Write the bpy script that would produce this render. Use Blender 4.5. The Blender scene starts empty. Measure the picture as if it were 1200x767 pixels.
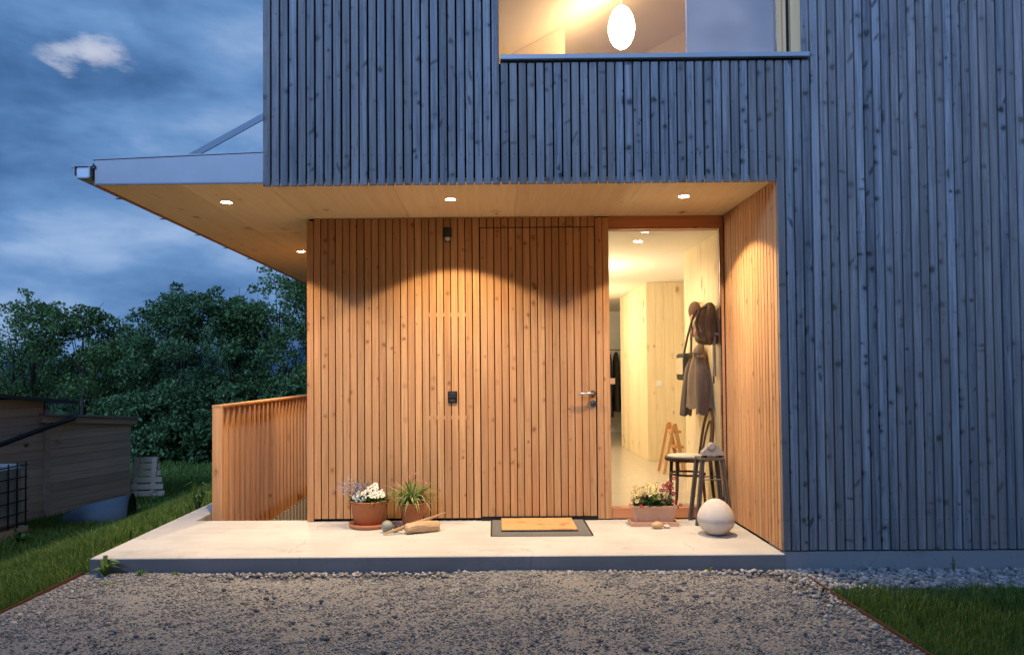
import bpy, bmesh, math, random
import numpy as np
from mathutils import Vector, Matrix
rnd = random.Random(7)
C = bpy.context.scene
COL = C.collection
PI = math.pi

# ------------------------------------------------------------------ camera
cam_d = bpy.data.cameras.new('camera'); cam = bpy.data.objects.new('camera', cam_d); COL.objects.link(cam)
cam_d.sensor_fit = 'HORIZONTAL'; cam_d.sensor_width = 36; cam_d.lens = 25.2
cam_d.shift_x = 0.0207; cam_d.shift_y = 0.0273
cam_d.clip_start = 0.05; cam_d.clip_end = 4000
R_ = Vector((0.999953, 0.005461, -0.008033)); F_ = Vector((-0.00527, 0.999707, 0.023625)); U_ = Vector((0.00816, -0.023582, 0.999689))
M = Matrix((R_, U_, -F_)).transposed().to_4x4(); M.translation = (0, 0, 1.23)
cam.matrix_world = M
C.camera = cam
C.view_settings.view_transform = 'Standard'; C.view_settings.look = 'None'
C.view_settings.exposure = 0.0; C.view_settings.gamma = 1.0
C.render.engine = 'CYCLES'
C.cycles.use_denoising = True
C.cycles.max_bounces = 8; C.cycles.diffuse_bounces = 5; C.cycles.transparent_max_bounces = 16
C.cycles.sample_clamp_indirect = 4.0
C.cycles.caustics_reflective = False; C.cycles.caustics_refractive = False

# ------------------------------------------------------------------ node helper
class NT:
    def __init__(s, tree):
        s.t = tree
    def n(s, typ, ins=None, **props):
        nd = s.t.nodes.new(typ)
        for k, v in props.items(): setattr(nd, k, v)
        for k, v in (ins or {}).items():
            if isinstance(v, bpy.types.NodeSocket): s.t.links.new(v, nd.inputs[k])
            else: nd.inputs[k].default_value = v
        return nd
    def math(s, op, a, b=0.0, c=0.0, clamp=False):
        return s.n('ShaderNodeMath', {0: a, 1: b, 2: c}, operation=op, use_clamp=clamp).outputs[0]
    def vmath(s, op, a, b=(0, 0, 0)):
        return s.n('ShaderNodeVectorMath', {0: a, 1: b}, operation=op).outputs[0]
    def mix(s, f, a, b, mode='MIX'):
        nd = s.n('ShaderNodeMix', data_type='RGBA', blend_type=mode)
        for i, v in ((0, f), (6, a), (7, b)):
            if isinstance(v, bpy.types.NodeSocket): s.t.links.new(v, nd.inputs[i])
            else: nd.inputs[i].default_value = (v if i == 0 else (tuple(v) + (1,))[:4])
        return nd.outputs[2]
    def noise(s, vec, scale, detail=3, rough=0.55, col=False):
        nd = s.n('ShaderNodeTexNoise', {'Vector': vec, 'Scale': scale, 'Detail': detail, 'Roughness': rough})
        return nd.outputs[1 if col else 0]
    def ramp(s, f, stops):
        nd = s.n('ShaderNodeValToRGB', {0: f}); e = nd.color_ramp.elements
        while len(e) < len(stops): e.new(0.5)
        for i, (p, c) in enumerate(stops): e[i].position = p; e[i].color = (tuple(c) + (1,))[:4]
        return nd.outputs[0]
    def smooth(s, v, a, b):
        nd = s.n('ShaderNodeMapRange', {0: v, 1: a, 2: b}, interpolation_type='SMOOTHSTEP'); return nd.outputs[0]
    def scale(s, v, k):
        return s.vmath('MULTIPLY', v, k)

# ------------------------------------------------------------------ sky: blue hour under broken cloud
W = bpy.data.worlds.new('World'); C.world = W; W.use_nodes = True
w = NT(W.node_tree); W.node_tree.nodes.clear()
SUN_EL, SUN_ROT = math.radians(30), math.radians(205)
sky = w.n('ShaderNodeTexSky', sky_type='NISHITA', sun_disc=False)
sky.sun_elevation = SUN_EL; sky.sun_rotation = SUN_ROT; sky.air_density = 1.0; sky.dust_density = 1.0
gen = w.n('ShaderNodeTexCoord').outputs['Generated']
sep = w.n('ShaderNodeSeparateXYZ', {0: gen})
dx, dy, dz = sep.outputs
warp = w.vmath('ADD', w.scale(gen, (1.9, 1.9, 5.0)), w.scale(w.noise(w.scale(gen, (3, 3, 6)), 1.0, 2, col=True), (0.9, 0.9, 0.9)))
cl = w.noise(warp, 1.0, 5, 0.52)
fine = w.noise(w.vmath('ADD', w.scale(gen, (3.8, 3.8, 10.5)), (3.1, 1.7, 0.4)), 1.0, 5, 0.6)
f = w.math('ADD', w.math('MULTIPLY', cl, 0.66), w.math('MULTIPLY', fine, 0.34))
cloud = w.ramp(f, [(0.38, (0.040, 0.110, 0.27)), (0.455, (0.078, 0.190, 0.43)), (0.525, (0.150, 0.305, 0.60)), (0.61, (0.33, 0.485, 0.77))])
# bright break in the cloud, upper left
u = w.math('DIVIDE', dx, dy); v = w.math('DIVIDE', dz, dy)
wob = w.noise(w.scale(gen, (11, 11, 24)), 1.0, 5, 0.6, col=True)
ws = w.n('ShaderNodeSeparateColor', {0: wob}).outputs
u1 = w.math('ADD', w.math('SUBTRACT', u, -0.572), w.math('MULTIPLY', w.math('SUBTRACT', ws[0], 0.5), 0.15))
v1 = w.math('ADD', w.math('SUBTRACT', v, 0.455), w.math('MULTIPLY', w.math('SUBTRACT', ws[1], 0.5), 0.10))
v1 = w.math('ADD', v1, w.math('MULTIPLY', u1, 0.22))
r2 = w.math('ADD', w.math('POWER', w.math('DIVIDE', u1, 0.025), 2.0), w.math('POWER', w.math('DIVIDE', v1, 0.0125), 2.0))
patch = w.math('MULTIPLY', w.smooth(w.math('ADD', r2, w.math('MULTIPLY', w.math('SUBTRACT', fine, 0.5), 7.0)), 5.5, -3.0), w.math('GREATER_THAN', dy, 0.0))
cloud = w.mix(w.math('MULTIPLY', patch, 0.90), cloud, (0.72, 0.75, 0.88))
# the west, behind the camera, still holds the after-glow
low = w.math('POWER', w.math('SUBTRACT', 1.0, w.math('ABSOLUTE', dz)), 1.5)
glow = w.math('ADD', 1.0, w.math('MULTIPLY', w.math('MULTIPLY', w.math('POWER', w.math('ADD', w.math('MULTIPLY', dy, -0.5), 0.5), 2.0), low), 4.0))
cloud = w.mix(1.0, cloud, w.n('ShaderNodeCombineXYZ', {0: glow, 1: glow, 2: glow}).outputs[0], 'MULTIPLY')
bg1 = w.n('ShaderNodeBackground', {0: sky.outputs[0], 1: 0.003})
bg2 = w.n('ShaderNodeBackground', {0: cloud, 1: 0.92})
add = w.n('ShaderNodeAddShader', {0: bg1.outputs[0], 1: bg2.outputs[0]})
w.n('ShaderNodeOutputWorld', {0: add.outputs[0]})

# ------------------------------------------------------------------ sun: the last diffuse light through cloud
sd = bpy.data.lights.new('sun', 'SUN'); sd.energy = 3.0; sd.angle = math.radians(24); sd.color = (0.34, 0.54, 1.0)
sun = bpy.data.objects.new('sun', sd); COL.objects.link(sun)
d = Vector((math.sin(SUN_ROT) * math.cos(SUN_EL), math.cos(SUN_ROT) * math.cos(SUN_EL), math.sin(SUN_EL)))
sun.rotation_euler = d.to_track_quat('Z', 'Y').to_euler()
WARM = (1.0, 0.745, 0.45)

# ------------------------------------------------------------------ materials
def newmat(name):
    m = bpy.data.materials.new(name); m.use_nodes = True; m.node_tree.nodes.clear()
    return m, NT(m.node_tree)
def finish(k, col, rough=0.7, bump=None, bstr=0.3, bdist=0.004, metal=0.0, spec=0.3, **extra):
    ins = {'Base Color': col if isinstance(col, bpy.types.NodeSocket) else (tuple(col) + (1,))[:4], 'Roughness': rough, 'Metallic': metal, 'Specular IOR Level': spec}
    ins.update(extra)
    if bump is not None:
        ins['Normal'] = k.n('ShaderNodeBump', {'Height': bump, 'Strength': bstr, 'Distance': bdist}).outputs[0]
    b = k.n('ShaderNodeBsdfPrincipled', ins)
    k.n('ShaderNodeOutputMaterial', {0: b.outputs[0]})
def wood(name, a, b, knot, axis=2, knots=0.35, kscale=13.0, rough=0.7, tone=(0.78, 1.15), grain=1.0, nails=None, tint=None, spec=0.2, kround=0.62, streak=False, ksize=(0.07, 0.20)):
    """long-grained board wood: streaks along the axis, knots, a tone of its own for each board"""
    m, k = newmat(name)
    co = k.n('ShaderNodeTexCoord').outputs['Object']
    rn = k.n('ShaderNodeObjectInfo').outputs['Random']
    off = k.n('ShaderNodeCombineXYZ', {0: k.math('MULTIPLY', rn, 31.7), 1: k.math('MULTIPLY', rn, 57.3), 2: k.math('MULTIPLY', rn, 91.1)}).outputs[0]
    p = k.vmath('ADD', co, off)
    st = [70.0, 70.0, 70.0]; st[axis] = 2.2
    st2 = [16.0, 16.0, 16.0]; st2[axis] = 0.9
    kn = [kscale] * 3; kn[axis] = kscale * kround
    wobble = k.scale(k.noise(k.scale(p, tuple(x * 0.5 + 3 for x in st2)), 1.0, 2, col=True), (0.02,) * 3)
    g = k.noise(k.scale(k.vmath('ADD', p, wobble), tuple(st)), 1.0, 4, 0.6)
    g2 = k.noise(k.scale(p, tuple(st2)), 1.0, 3, 0.6)
    gg = k.math('ADD', k.math('MULTIPLY', g, 0.6), k.math('MULTIPLY', g2, 0.4))
    col = k.mix(k.smooth(gg, 0.5 - 0.2 / grain, 0.5 + 0.2 / grain), a, b)
    # knots
    pk = k.vmath('ADD', k.scale(p, tuple(kn)), k.scale(k.noise(p, 40.0, 2, col=True), (0.30,) * 3))
    vo = k.n('ShaderNodeTexVoronoi', {'Vector': pk, 'Scale': 1.0})
    cs = k.n('ShaderNodeSeparateColor', {0: vo.outputs['Color']}).outputs
    size = k.math('MULTIPLY_ADD', k.math('POWER', cs[1], 1.6), ksize[1], ksize[0])
    inner = k.smooth(k.math('DIVIDE', vo.outputs['Distance'], size), 1.25, 0.75)
    halo = k.smooth(k.math('DIVIDE', vo.outputs['Distance'], size), 2.6, 0.9)
    on = k.math('LESS_THAN', cs[0], knots)
    km = k.math('MULTIPLY', inner, on); kh = k.math('MULTIPLY', k.math('MULTIPLY', halo, on), 0.35)
    col = k.mix(kh, col, knot); col = k.mix(k.math('MULTIPLY', km, 0.85), col, knot)
    if streak:   # slanting dark branch scars and fine drying checks
        rot = k.n('ShaderNodeVectorRotate', {'Vector': p, 'Axis': (0, 1, 0), 'Angle': k.math('MULTIPLY_ADD', rn, 2.2, -0.2)}).outputs[0]
        sv = k.n('ShaderNodeTexVoronoi', {'Vector': k.vmath('ADD', k.scale(rot, (5.0, 9.0, 17.0)), k.scale(k.noise(p, 30.0, 2, col=True), (0.35,) * 3)), 'Scale': 1.0})
        sc2 = k.n('ShaderNodeSeparateColor', {0: sv.outputs['Color']}).outputs
        col = k.mix(k.math('MULTIPLY', k.math('MULTIPLY', k.smooth(sv.outputs['Distance'], 0.30, 0.08), k.math('LESS_THAN', sc2[0], 0.24)), 0.85), col, knot)
        run = k.smooth(k.noise(k.scale(p, (38.0, 38.0, 0.55)), 1.0, 3), 0.52, 0.68); col = k.mix(k.math('MULTIPLY', run, 0.35), col, (0.12, 0.12, 0.125))
        ck = k.noise(k.scale(p, (130.0, 130.0, 7.0)), 1.0, 3, 0.7); cm = k.smooth(k.noise(k.scale(p, (6.0, 6.0, 1.2)), 1.0, 2), 0.50, 0.66)
        col = k.mix(k.math('MULTIPLY', k.math('MULTIPLY', k.smooth(ck, 0.56, 0.66), cm), 0.7), col, knot)
    t = k.math('MULTIPLY_ADD', k.n('ShaderNodeTexWhiteNoise', {'Vector': off}, noise_dimensions='3D').outputs[0], tone[1] - tone[0], tone[0])
    col = k.mix(1.0, col, k.n('ShaderNodeCombineXYZ', {0: t, 1: t, 2: t}).outputs[0], 'MULTIPLY')
    if tint:
        wn = k.n('ShaderNodeTexWhiteNoise', {'Vector': k.vmath('ADD', off, (5, 5, 5))}, noise_dimensions='3D').outputs[0]
        col = k.mix(k.math('MULTIPLY', wn, tint[1]), col, tint[0])
        big = k.smooth(k.noise(k.scale(p, (3.0, 3.0, 1.3)), 1.0, 3), 0.45, 0.75)
        col = k.mix(k.math('MULTIPLY', big, 0.35), col, tint[2])
    if nails:   # two rows of nail heads on battens
        sp = k.n('ShaderNodeSeparateXYZ', {0: co}).outputs
        for zz in nails:
            dd = k.math('ADD', k.math('POWER', k.math('SUBTRACT', sp[2], zz), 2.0), k.math('POWER', sp[0], 2.0))
            col = k.mix(k.math('MULTIPLY', k.smooth(dd, 0.00004, 0.000008), 0.6), col, (0.03, 0.03, 0.035))
    finish(k, col, rough, bump=k.math('SUBTRACT', gg, k.math('MULTIPLY', km, 0.5)), bstr=0.35, bdist=0.003, spec=spec)
    return m
def plain(name, col, rough=0.6, var=0.12, scale=20.0, bstr=0.15, bdist=0.003, metal=0.0, spec=0.3, **extra):
    m, k = newmat(name)
    co = k.n('ShaderNodeTexCoord').outputs['Object']
    n1 = k.noise(co, scale, 4); n2 = k.noise(co, scale * 0.13, 3)
    f_ = k.math('MULTIPLY_ADD', k.math('ADD', n1, n2), var, 1.0 - var)
    c = k.mix(1.0, col, k.n('ShaderNodeCombineXYZ', {0: f_, 1: f_, 2: f_}).outputs[0], 'MULTIPLY')
    finish(k, c, rough, bump=n1, bstr=bstr, bdist=bdist, metal=metal, spec=spec, **extra)
    return m
def concrete(name, col, dark, rough=0.85):
    m, k = newmat(name)
    co = k.n('ShaderNodeTexCoord').outputs['Object']
    big = k.noise(co, 1.6, 5, 0.6); mid = k.noise(k.scale(co, (2, 14, 14)), 1.0, 4, 0.6); fi = k.noise(co, 160, 3, 0.7)
    f_ = k.math('ADD', k.math('MULTIPLY', big, 0.55), k.math('ADD', k.math('MULTIPLY', mid, 0.25), k.math('MULTIPLY', fi, 0.20)))
    c = k.mix(k.smooth(f_, 0.36, 0.62), dark, col)
    vo = k.n('ShaderNodeTexVoronoi', {'Vector': co, 'Scale': 22.0})
    pit = k.math('MULTIPLY', k.smooth(vo.outputs['Distance'], 0.09, 0.05), k.math('LESS_THAN', k.n('ShaderNodeSeparateColor', {0: vo.outputs['Color']}).outputs[0], 0.12))
    c = k.mix(k.math('MULTIPLY', pit, 0.5), c, tuple(x * 0.4 for x in dark))
    st = k.smooth(k.noise(k.vmath('ADD', co, (7, 3, 1)), 2.7, 6, 0.68), 0.54, 0.72); c = k.mix(k.math('MULTIPLY', st, 0.55), c, tuple(x * 0.62 for x in dark))
    sp = k.smooth(k.noise(co, 38.0, 3, 0.6), 0.62, 0.70); c = k.mix(k.math('MULTIPLY', sp, 0.30), c, tuple(x * 0.5 for x in dark))
    cv = k.n('ShaderNodeTexVoronoi', {'Vector': k.vmath('ADD', k.scale(co, (0.8, 1.1, 0.8)), k.scale(k.noise(co, 3.5, 4, col=True), (0.22,) * 3)), 'Scale': 1.0}, feature='DISTANCE_TO_EDGE').outputs['Distance']
    cr_ = k.math('MULTIPLY', k.smooth(cv, 0.0035, 0.0012), k.smooth(k.noise(co, 1.3, 2), 0.46, 0.54)); c = k.mix(k.math('MULTIPLY', cr_, 0.55), c, tuple(x * 0.4 for x in dark))
    finish(k, c, rough, bump=k.math('SUBTRACT', fi, k.math('MULTIPLY', pit, 2.0)), bstr=0.25, bdist=0.002)
    return m
def leafmat(name, a, b, rough=0.55, trans=0.25, third=None):
    m, k = newmat(name)
    ri = k.n('ShaderNodeNewGeometry').outputs['Random Per Island']
    st = [(0.0, a), (1.0, b)] if third is None else [(0.0, a), (0.55, b), (1.0, third)]
    c = k.ramp(ri, st)
    b_ = k.n('ShaderNodeBsdfPrincipled', {'Base Color': c, 'Roughness': rough, 'Specular IOR Level': 0.25})
    t_ = k.n('ShaderNodeBsdfTranslucent', {0: c})
    mx = k.n('ShaderNodeMixShader', {0: trans, 1: b_.outputs[0], 2: t_.outputs[0]})
    k.n('ShaderNodeOutputMaterial', {0: mx.outputs[0]})
    return m
def emit(name, col, s):
    m, k = newmat(name)
    e = k.n('ShaderNodeEmission', {0: tuple(col) + (1,), 1: s}); k.n('ShaderNodeOutputMaterial', {0: e.outputs[0]})
    return m
def glassmat(name, tint=(1, 1, 1), r0=0.05):
    m, k = newmat(name)
    lw = k.n('ShaderNodeFresnel', {'IOR': 1.45}).outputs[0]
    t_ = k.n('ShaderNodeBsdfTransparent', {0: tint + (1,)}); g_ = k.n('ShaderNodeBsdfGlossy', {'Roughness': 0.0})
    mx = k.n('ShaderNodeMixShader', {0: lw, 1: t_.outputs[0], 2: g_.outputs[0]})
    k.n('ShaderNodeOutputMaterial', {0: mx.outputs[0]})
    return m

GREY = wood('weathered_grey_larch', (0.135, 0.137, 0.150), (0.385, 0.387, 0.405), (0.026, 0.026, 0.030), knots=0.80, kscale=12.5, tone=(0.70, 1.15),
            tint=((0.25, 0.19, 0.15), 0.45, (0.13, 0.135, 0.15)), nails=(0.20,), spec=0.3, kround=1.0, streak=True, ksize=(0.045, 0.20))
LARCH = wood('honey_larch', (0.435, 0.212, 0.088), (0.645, 0.378, 0.172), (0.21, 0.085, 0.033), knots=0.42, kscale=14.0, kround=0.85, ksize=(0.04, 0.18), tone=(0.82, 1.12), tint=((0.50, 0.20, 0.08), 0.30, (0.50, 0.255, 0.115)))
LARCHX = wood('honey_larch_lengthwise', (0.42, 0.17, 0.075), (0.52, 0.24, 0.11), (0.2, 0.08, 0.03), axis=0, knots=0.10)
PANEL = wood('three_layer_spruce_panel', (0.78, 0.60, 0.34), (0.87, 0.71, 0.45), (0.33, 0.16, 0.06), axis=1, knots=0.13, kscale=8.0, tone=(0.93, 1.05))
SPRUCE = wood('pale_spruce_board', (0.72, 0.58, 0.37), (0.82, 0.70, 0.48), (0.36, 0.20, 0.08), knots=0.16, kscale=9.0, tone=(0.92, 1.06))
FINW = wood('orange_larch_fin', (0.50, 0.235, 0.095), (0.66, 0.35, 0.155), (0.2, 0.08, 0.03), knots=0.12, kscale=9.0, tone=(0.88, 1.1))
SHEDW = wood('old_brown_plank', (0.40, 0.31, 0.235), (0.55, 0.44, 0.345), (0.03, 0.022, 0.018), axis=0, knots=0.10, kscale=7.0, tone=(0.86, 1.12))
CONC = concrete('pale_cast_concrete', (0.53, 0.51, 0.47), (0.43, 0.41, 0.375))
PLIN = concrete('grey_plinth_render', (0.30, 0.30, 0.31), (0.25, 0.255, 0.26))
EDGE = concrete('shaded_grey_edge', (0.235, 0.225, 0.22), (0.185, 0.178, 0.175))
DARK = plain('black_wind_membrane', (0.008, 0.008, 0.008), 0.9)
METAL = plain('folded_zinc_sheet', (0.36, 0.37, 0.385), 0.55, var=0.25, scale=5, metal=0.5)
SILLM = plain('silver_aluminium_sill', (0.42, 0.44, 0.47), 0.45, var=0.08, metal=0.4)
STEEL = plain('galvanised_steel_strut', (0.16, 0.20, 0.24), 0.5, metal=0.3)
INOX = plain('brushed_steel', (0.62, 0.60, 0.58), 0.28, var=0.04, metal=1.0)
BLACK = plain('black_plastic', (0.012, 0.012, 0.013), 0.45)
IRON = plain('dark_wrought_iron', (0.115, 0.095, 0.075), 0.5, metal=0.3)
WHITE = plain('white_wall_paint', (0.80, 0.78, 0.73), 0.9, var=0.03)
CEILW = plain('white_hall_ceiling', (0.82, 0.78, 0.68), 0.9, var=0.03)
HFLOOR = plain('polished_screed', (0.50, 0.45, 0.37), 0.22, var=0.12, scale=5, bstr=0.02)
TERRA = plain('terracotta', (0.42, 0.17, 0.085), 0.85, var=0.25, scale=30)
TERRAP = plain('pale_terracotta', (0.58, 0.34, 0.21), 0.85, var=0.22, scale=30)
SOIL = plain('dark_soil', (0.03, 0.02, 0.014), 1.0, scale=60)
GLASS = glassmat('clear_glass')
LAMP = emit('lamp_disc_glow', (1.0, 0.75, 0.44), 190.0)
PEND = emit('opal_glass_glow', (1.0, 0.73, 0.42), 66.0)
RUST = plain('rusty_edging_steel', (0.11, 0.05, 0.028), 0.9, var=0.4, scale=30)

# ------------------------------------------------------------------ object helpers
def obj(name, bm, m, parent=None, loc=(0, 0, 0), rot=(0, 0, 0), smooth=False):
    if isinstance(bm, bmesh.types.BMesh):
        me = bpy.data.meshes.new(name); bm.normal_update(); bm.to_mesh(me); bm.free()
        if smooth:
            for p_ in me.polygons: p_.use_smooth = True
    else: me = bm
    if m is not None and not me.materials: me.materials.append(m)
    o = bpy.data.objects.new(name, me); COL.objects.link(o)
    o.location = loc; o.rotation_euler = rot
    if parent is not None: o.parent = parent
    return o
def thing(name, label, cat, loc=(0, 0, 0), rz=0.0, group=None):
    o = bpy.data.objects.new(name, None); COL.objects.link(o); o.empty_display_size = 0.1
    o.location = loc; o.rotation_euler = (0, 0, rz); o['label'] = label; o['category'] = cat
    if group: o['group'] = group
    return o
def tag(o, label, cat, group=None):
    o['label'] = label; o['category'] = cat
    if group: o['group'] = group
    return o
def struct(o, kind='structure'):
    o['kind'] = kind; return o
def mesh_from(name, verts, faces):
    me = bpy.data.meshes.new(name); me.from_pydata(verts, [], faces); me.update(); return me
def np_mesh(name, verts, faces):
    """fast mesh from arrays; all faces share one vertex count"""
    me = bpy.data.meshes.new(name); nv, (nf, k) = len(verts), faces.shape
    me.vertices.add(nv); me.vertices.foreach_set('co', np.asarray(verts, np.float32).ravel())
    me.loops.add(nf * k); me.loops.foreach_set('vertex_index', faces.astype(np.int32).ravel())
    me.polygons.add(nf); me.polygons.foreach_set('loop_start', np.arange(0, nf * k, k, dtype=np.int32))
    me.update(calc_edges=True); me.validate(); return me
def box(bm, x0, x1, y0, y1, z0, z1, bev=0.0, mtx=None):
    r = bmesh.ops.create_cube(bm, size=1.0); vs = r['verts']
    bmesh.ops.scale(bm, vec=(x1 - x0, y1 - y0, z1 - z0), verts=vs)
    bmesh.ops.translate(bm, vec=((x0 + x1) / 2, (y0 + y1) / 2, (z0 + z1) / 2), verts=vs)
    if bev:
        es = list({e for v_ in vs for e in v_.link_edges})
        rr = bmesh.ops.bevel(bm, geom=es, offset=bev, segments=1, affect='EDGES', profile=0.5); vs = list({v_ for f_ in rr['faces'] for v_ in f_.verts} | {v_ for v_ in vs if v_.is_valid})
    if mtx is not None: bmesh.ops.transform(bm, matrix=mtx, verts=vs)
    return vs
def bx(x0, x1, y0, y1, z0, z1, bev=0.0):
    bm = bmesh.new(); box(bm, x0, x1, y0, y1, z0, z1, bev); return bm
def tube(bm, pts, rads, seg=8, cap=True):
    pts = [Vector(p_) for p_ in pts]
    if not hasattr(rads, '__len__'): rads = [rads] * len(pts)
    rings = []; up = Vector((0, 0, 1))
    t0 = (pts[1] - pts[0]).normalized()
    side = t0.cross(up if abs(t0.z) < 0.95 else Vector((1, 0, 0))).normalized()
    for i, p_ in enumerate(pts):
        t_ = (pts[min(i + 1, len(pts) - 1)] - pts[max(i - 1, 0)]).normalized()
        side = (side - t_ * side.dot(t_)).normalized(); bt = t_.cross(side)
        rings.append([bm.verts.new(p_ + (side * math.cos(a_) + bt * math.sin(a_)) * rads[i]) for a_ in [2 * PI * j / seg for j in range(seg)]])
    for a_, b_ in zip(rings, rings[1:]):
        for j in range(seg): bm.faces.new((a_[j], a_[(j + 1) % seg], b_[(j + 1) % seg], b_[j]))
    if cap: bm.faces.new(rings[0][::-1]); bm.faces.new(rings[-1])
def lathe(bm, prof, seg=24, sx=1.0, sy=1.0, c=(0, 0, 0)):
    rings = []
    for r_, z_ in prof:
        rings.append([bm.verts.new((c[0] + sx * r_ * math.cos(2 * PI * j / seg), c[1] + sy * r_ * math.sin(2 * PI * j / seg), c[2] + z_)) for j in range(seg)])
    for a_, b_ in zip(rings, rings[1:]):
        for j in range(seg): bm.faces.new((a_[j], a_[(j + 1) % seg], b_[(j + 1) % seg], b_[j]))
    if prof[0][0] > 1e-4: bm.faces.new(rings[0][::-1])
    if prof[-1][0] > 1e-4: bm.faces.new(rings[-1])
    bmesh.ops.remove_doubles(bm, verts=bm.verts, dist=1e-5)
def blade(bm, p0, p1, p2, wd, fold=0.0):
    """a leaf bent through three points, pointed at the tip"""
    p0, p1, p2 = Vector(p0), Vector(p1), Vector(p2)
    s_ = (p2 - p0).cross(Vector((0, 0, 1)));  s_ = s_.normalized() * wd if s_.length > 1e-6 else Vector((wd, 0, 0))
    a_ = bm.verts.new(p0 - s_ * 0.5); b_ = bm.verts.new(p0 + s_ * 0.5)
    c_ = bm.verts.new(p1 - s_); d_ = bm.verts.new(p1 + s_); e_ = bm.verts.new(p2)
    bm.faces.new((a_, b_, d_, c_)); bm.faces.new((c_, d_, e_))
def slat_mesh(name, wd, th, ln, ch=0.003):
    """vertical board, front face at y=0 looking to -y, chamfered front arrises"""
    h = wd / 2
    prof = [(-h, th), (-h, ch), (-h + ch, 0), (h - ch, 0), (h, ch), (h, th)]
    vs = [(x, y, 0) for x, y in prof] + [(x, y, ln) for x, y in prof]
    n_ = len(prof); fs = [(i, (i + 1) % n_, n_ + (i + 1) % n_, n_ + i) for i in range(n_)]
    fs += [tuple(range(n_))[::-1], tuple(range(n_, 2 * n_))]
    return mesh_from(name, vs, fs)
def inst(me, name, m, parent, loc, rot=(0, 0, 0)):
    return obj(name, me, m, parent, loc, rot)

# ------------------------------------------------------------------ key dimensions (metres, slab top = 0)
DF, DW = 4.843, 5.983           # facade plane, entrance wall plane
XH, XR = -1.5686, 1.9254        # house corner, reveal
XL = -2.738                     # slab / canopy left edge
ZC = 2.533                      # porch ceiling
GZ = -0.110                     # gravel level

# ================================================================== ground
def zg(x, y):
    t = min(max((-2.95 - x) / 2.7, 0.0), 1.0); t = t * t * (3 - 2 * t)
    return -0.118 - 0.78 * t
def ground():
    xs = sorted(set([-900, -400, -150, -60, -30, -20, -14, -10, -8, -7] + [round(-6.4 + 0.2 * i, 3) for i in range(18)] + [-2.72, -1.6, 1.95, 5.2, 8, 14, 30, 60, 150, 400, 900]))
    ys = sorted(set([-900, -300, -100, -40, -15, -5, -4.4, 0, 2, 3, 4, 4.87, 5.4, 6, 7, 8, 9, 10, 11, 13, 15.2, 18, 22, 30, 45, 80, 200, 600, 1400]))
    vs = [(x, y, -0.32 if (-2.73 < x < 1.96 and -4.5 < y < 4.88) else zg(x, y)) for y in ys for x in xs]; n_ = len(xs); fs = []
    for j in range(len(ys) - 1):
        for i in range(n_ - 1):
            cxm, cym = (xs[i] + xs[i + 1]) / 2, (ys[j] + ys[j + 1]) / 2
            if (-1.6 < cxm < 5.2 and 4.87 < cym < 15.2) or (-2.72 < cxm < -1.6 and 4.87 < cym < 11): continue       # the house stands here
            fs.append((j * n_ + i, j * n_ + i + 1, (j + 1) * n_ + i + 1, (j + 1) * n_ + i))
    return mesh_from('lawn_ground', vs, fs)
m, k = newmat('lawn_earth')
co = k.n('ShaderNodeTexCoord').outputs['Object']
gn = k.noise(co, 9.0, 5, 0.65); gn2 = k.noise(co, 1.1, 3)
c_ = k.mix(k.smooth(gn, 0.35, 0.65), (0.018, 0.034, 0.010), (0.045, 0.085, 0.022)); c_ = k.mix(k.math('MULTIPLY', gn2, 0.5), c_, (0.05, 0.08, 0.025))
finish(k, c_, 0.95, bump=k.noise(co, 60, 3), bstr=0.8, bdist=0.03, spec=0.1); LAWN = m
struct(obj('lawn', ground(), LAWN))

m, k = newmat('grit_and_fines')
co = k.n('ShaderNodeTexCoord').outputs['Object']
vo = k.n('ShaderNodeTexVoronoi', {'Vector': co, 'Scale': 110.0}); vo2 = k.n('ShaderNodeTexVoronoi', {'Vector': co, 'Scale': 48.0})
vs_ = k.n('ShaderNodeSeparateColor', {0: vo.outputs['Color']}).outputs
c_ = k.mix(vs_[0], (0.125, 0.122, 0.120), (0.32, 0.305, 0.285))
c_ = k.mix(k.smooth(k.noise(co, 2.6, 4), 0.42, 0.62), c_, k.mix(0.5, c_, (0.25, 0.235, 0.215)))
hgt = k.math('ADD', k.math('MULTIPLY', vo.outputs['Distance'], -0.5), k.math('ADD', k.math('MULTIPLY', vo2.outputs['Distance'], -0.6), k.noise(co, 14, 4)))
finish(k, c_, 0.9, bump=hgt, bstr=0.75, bdist=0.010, spec=0.15); GRIT = m
XE0, XE1 = -2.77, 2.02         # steel edgings of the drive
def drive():
    xs = np.linspace(XE0, XE1, 60); ys = np.concatenate([[-4.4, -3, -1, 0, 1.5, 2.4], np.linspace(3.0, 4.93, 40)])
    r_ = np.random.RandomState(3); vs = []
    for y in ys:
        for x in xs:
            b = 0.012 * math.sin(x * 2.1 + 0.7) * math.sin(y * 1.7) + 0.006 * math.sin(x * 5.3 + y * 4.1) + r_.uniform(-0.003, 0.003)
            vs.append((x, y, GZ + b * (1 if y > 2 else 0.3)))
    n_ = len(xs); fs = [(j * n_ + i, j * n_ + i + 1, (j + 1) * n_ + i + 1, (j + 1) * n_ + i) for j in range(len(ys) - 1) for i in range(n_ - 1)]
    return mesh_from('gravel_drive', vs, fs)
o = struct(obj('gravel_drive', drive(), GRIT))
for p_ in o.data.polygons: p_.use_smooth = True
bm = bmesh.new(); box(bm, XR + 0.02, 5.2, 4.42, 4.88, GZ - 0.06, GZ - 0.012); struct(obj('drip_strip', bm, GRIT))
STRIPZ = GZ - 0.012

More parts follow.
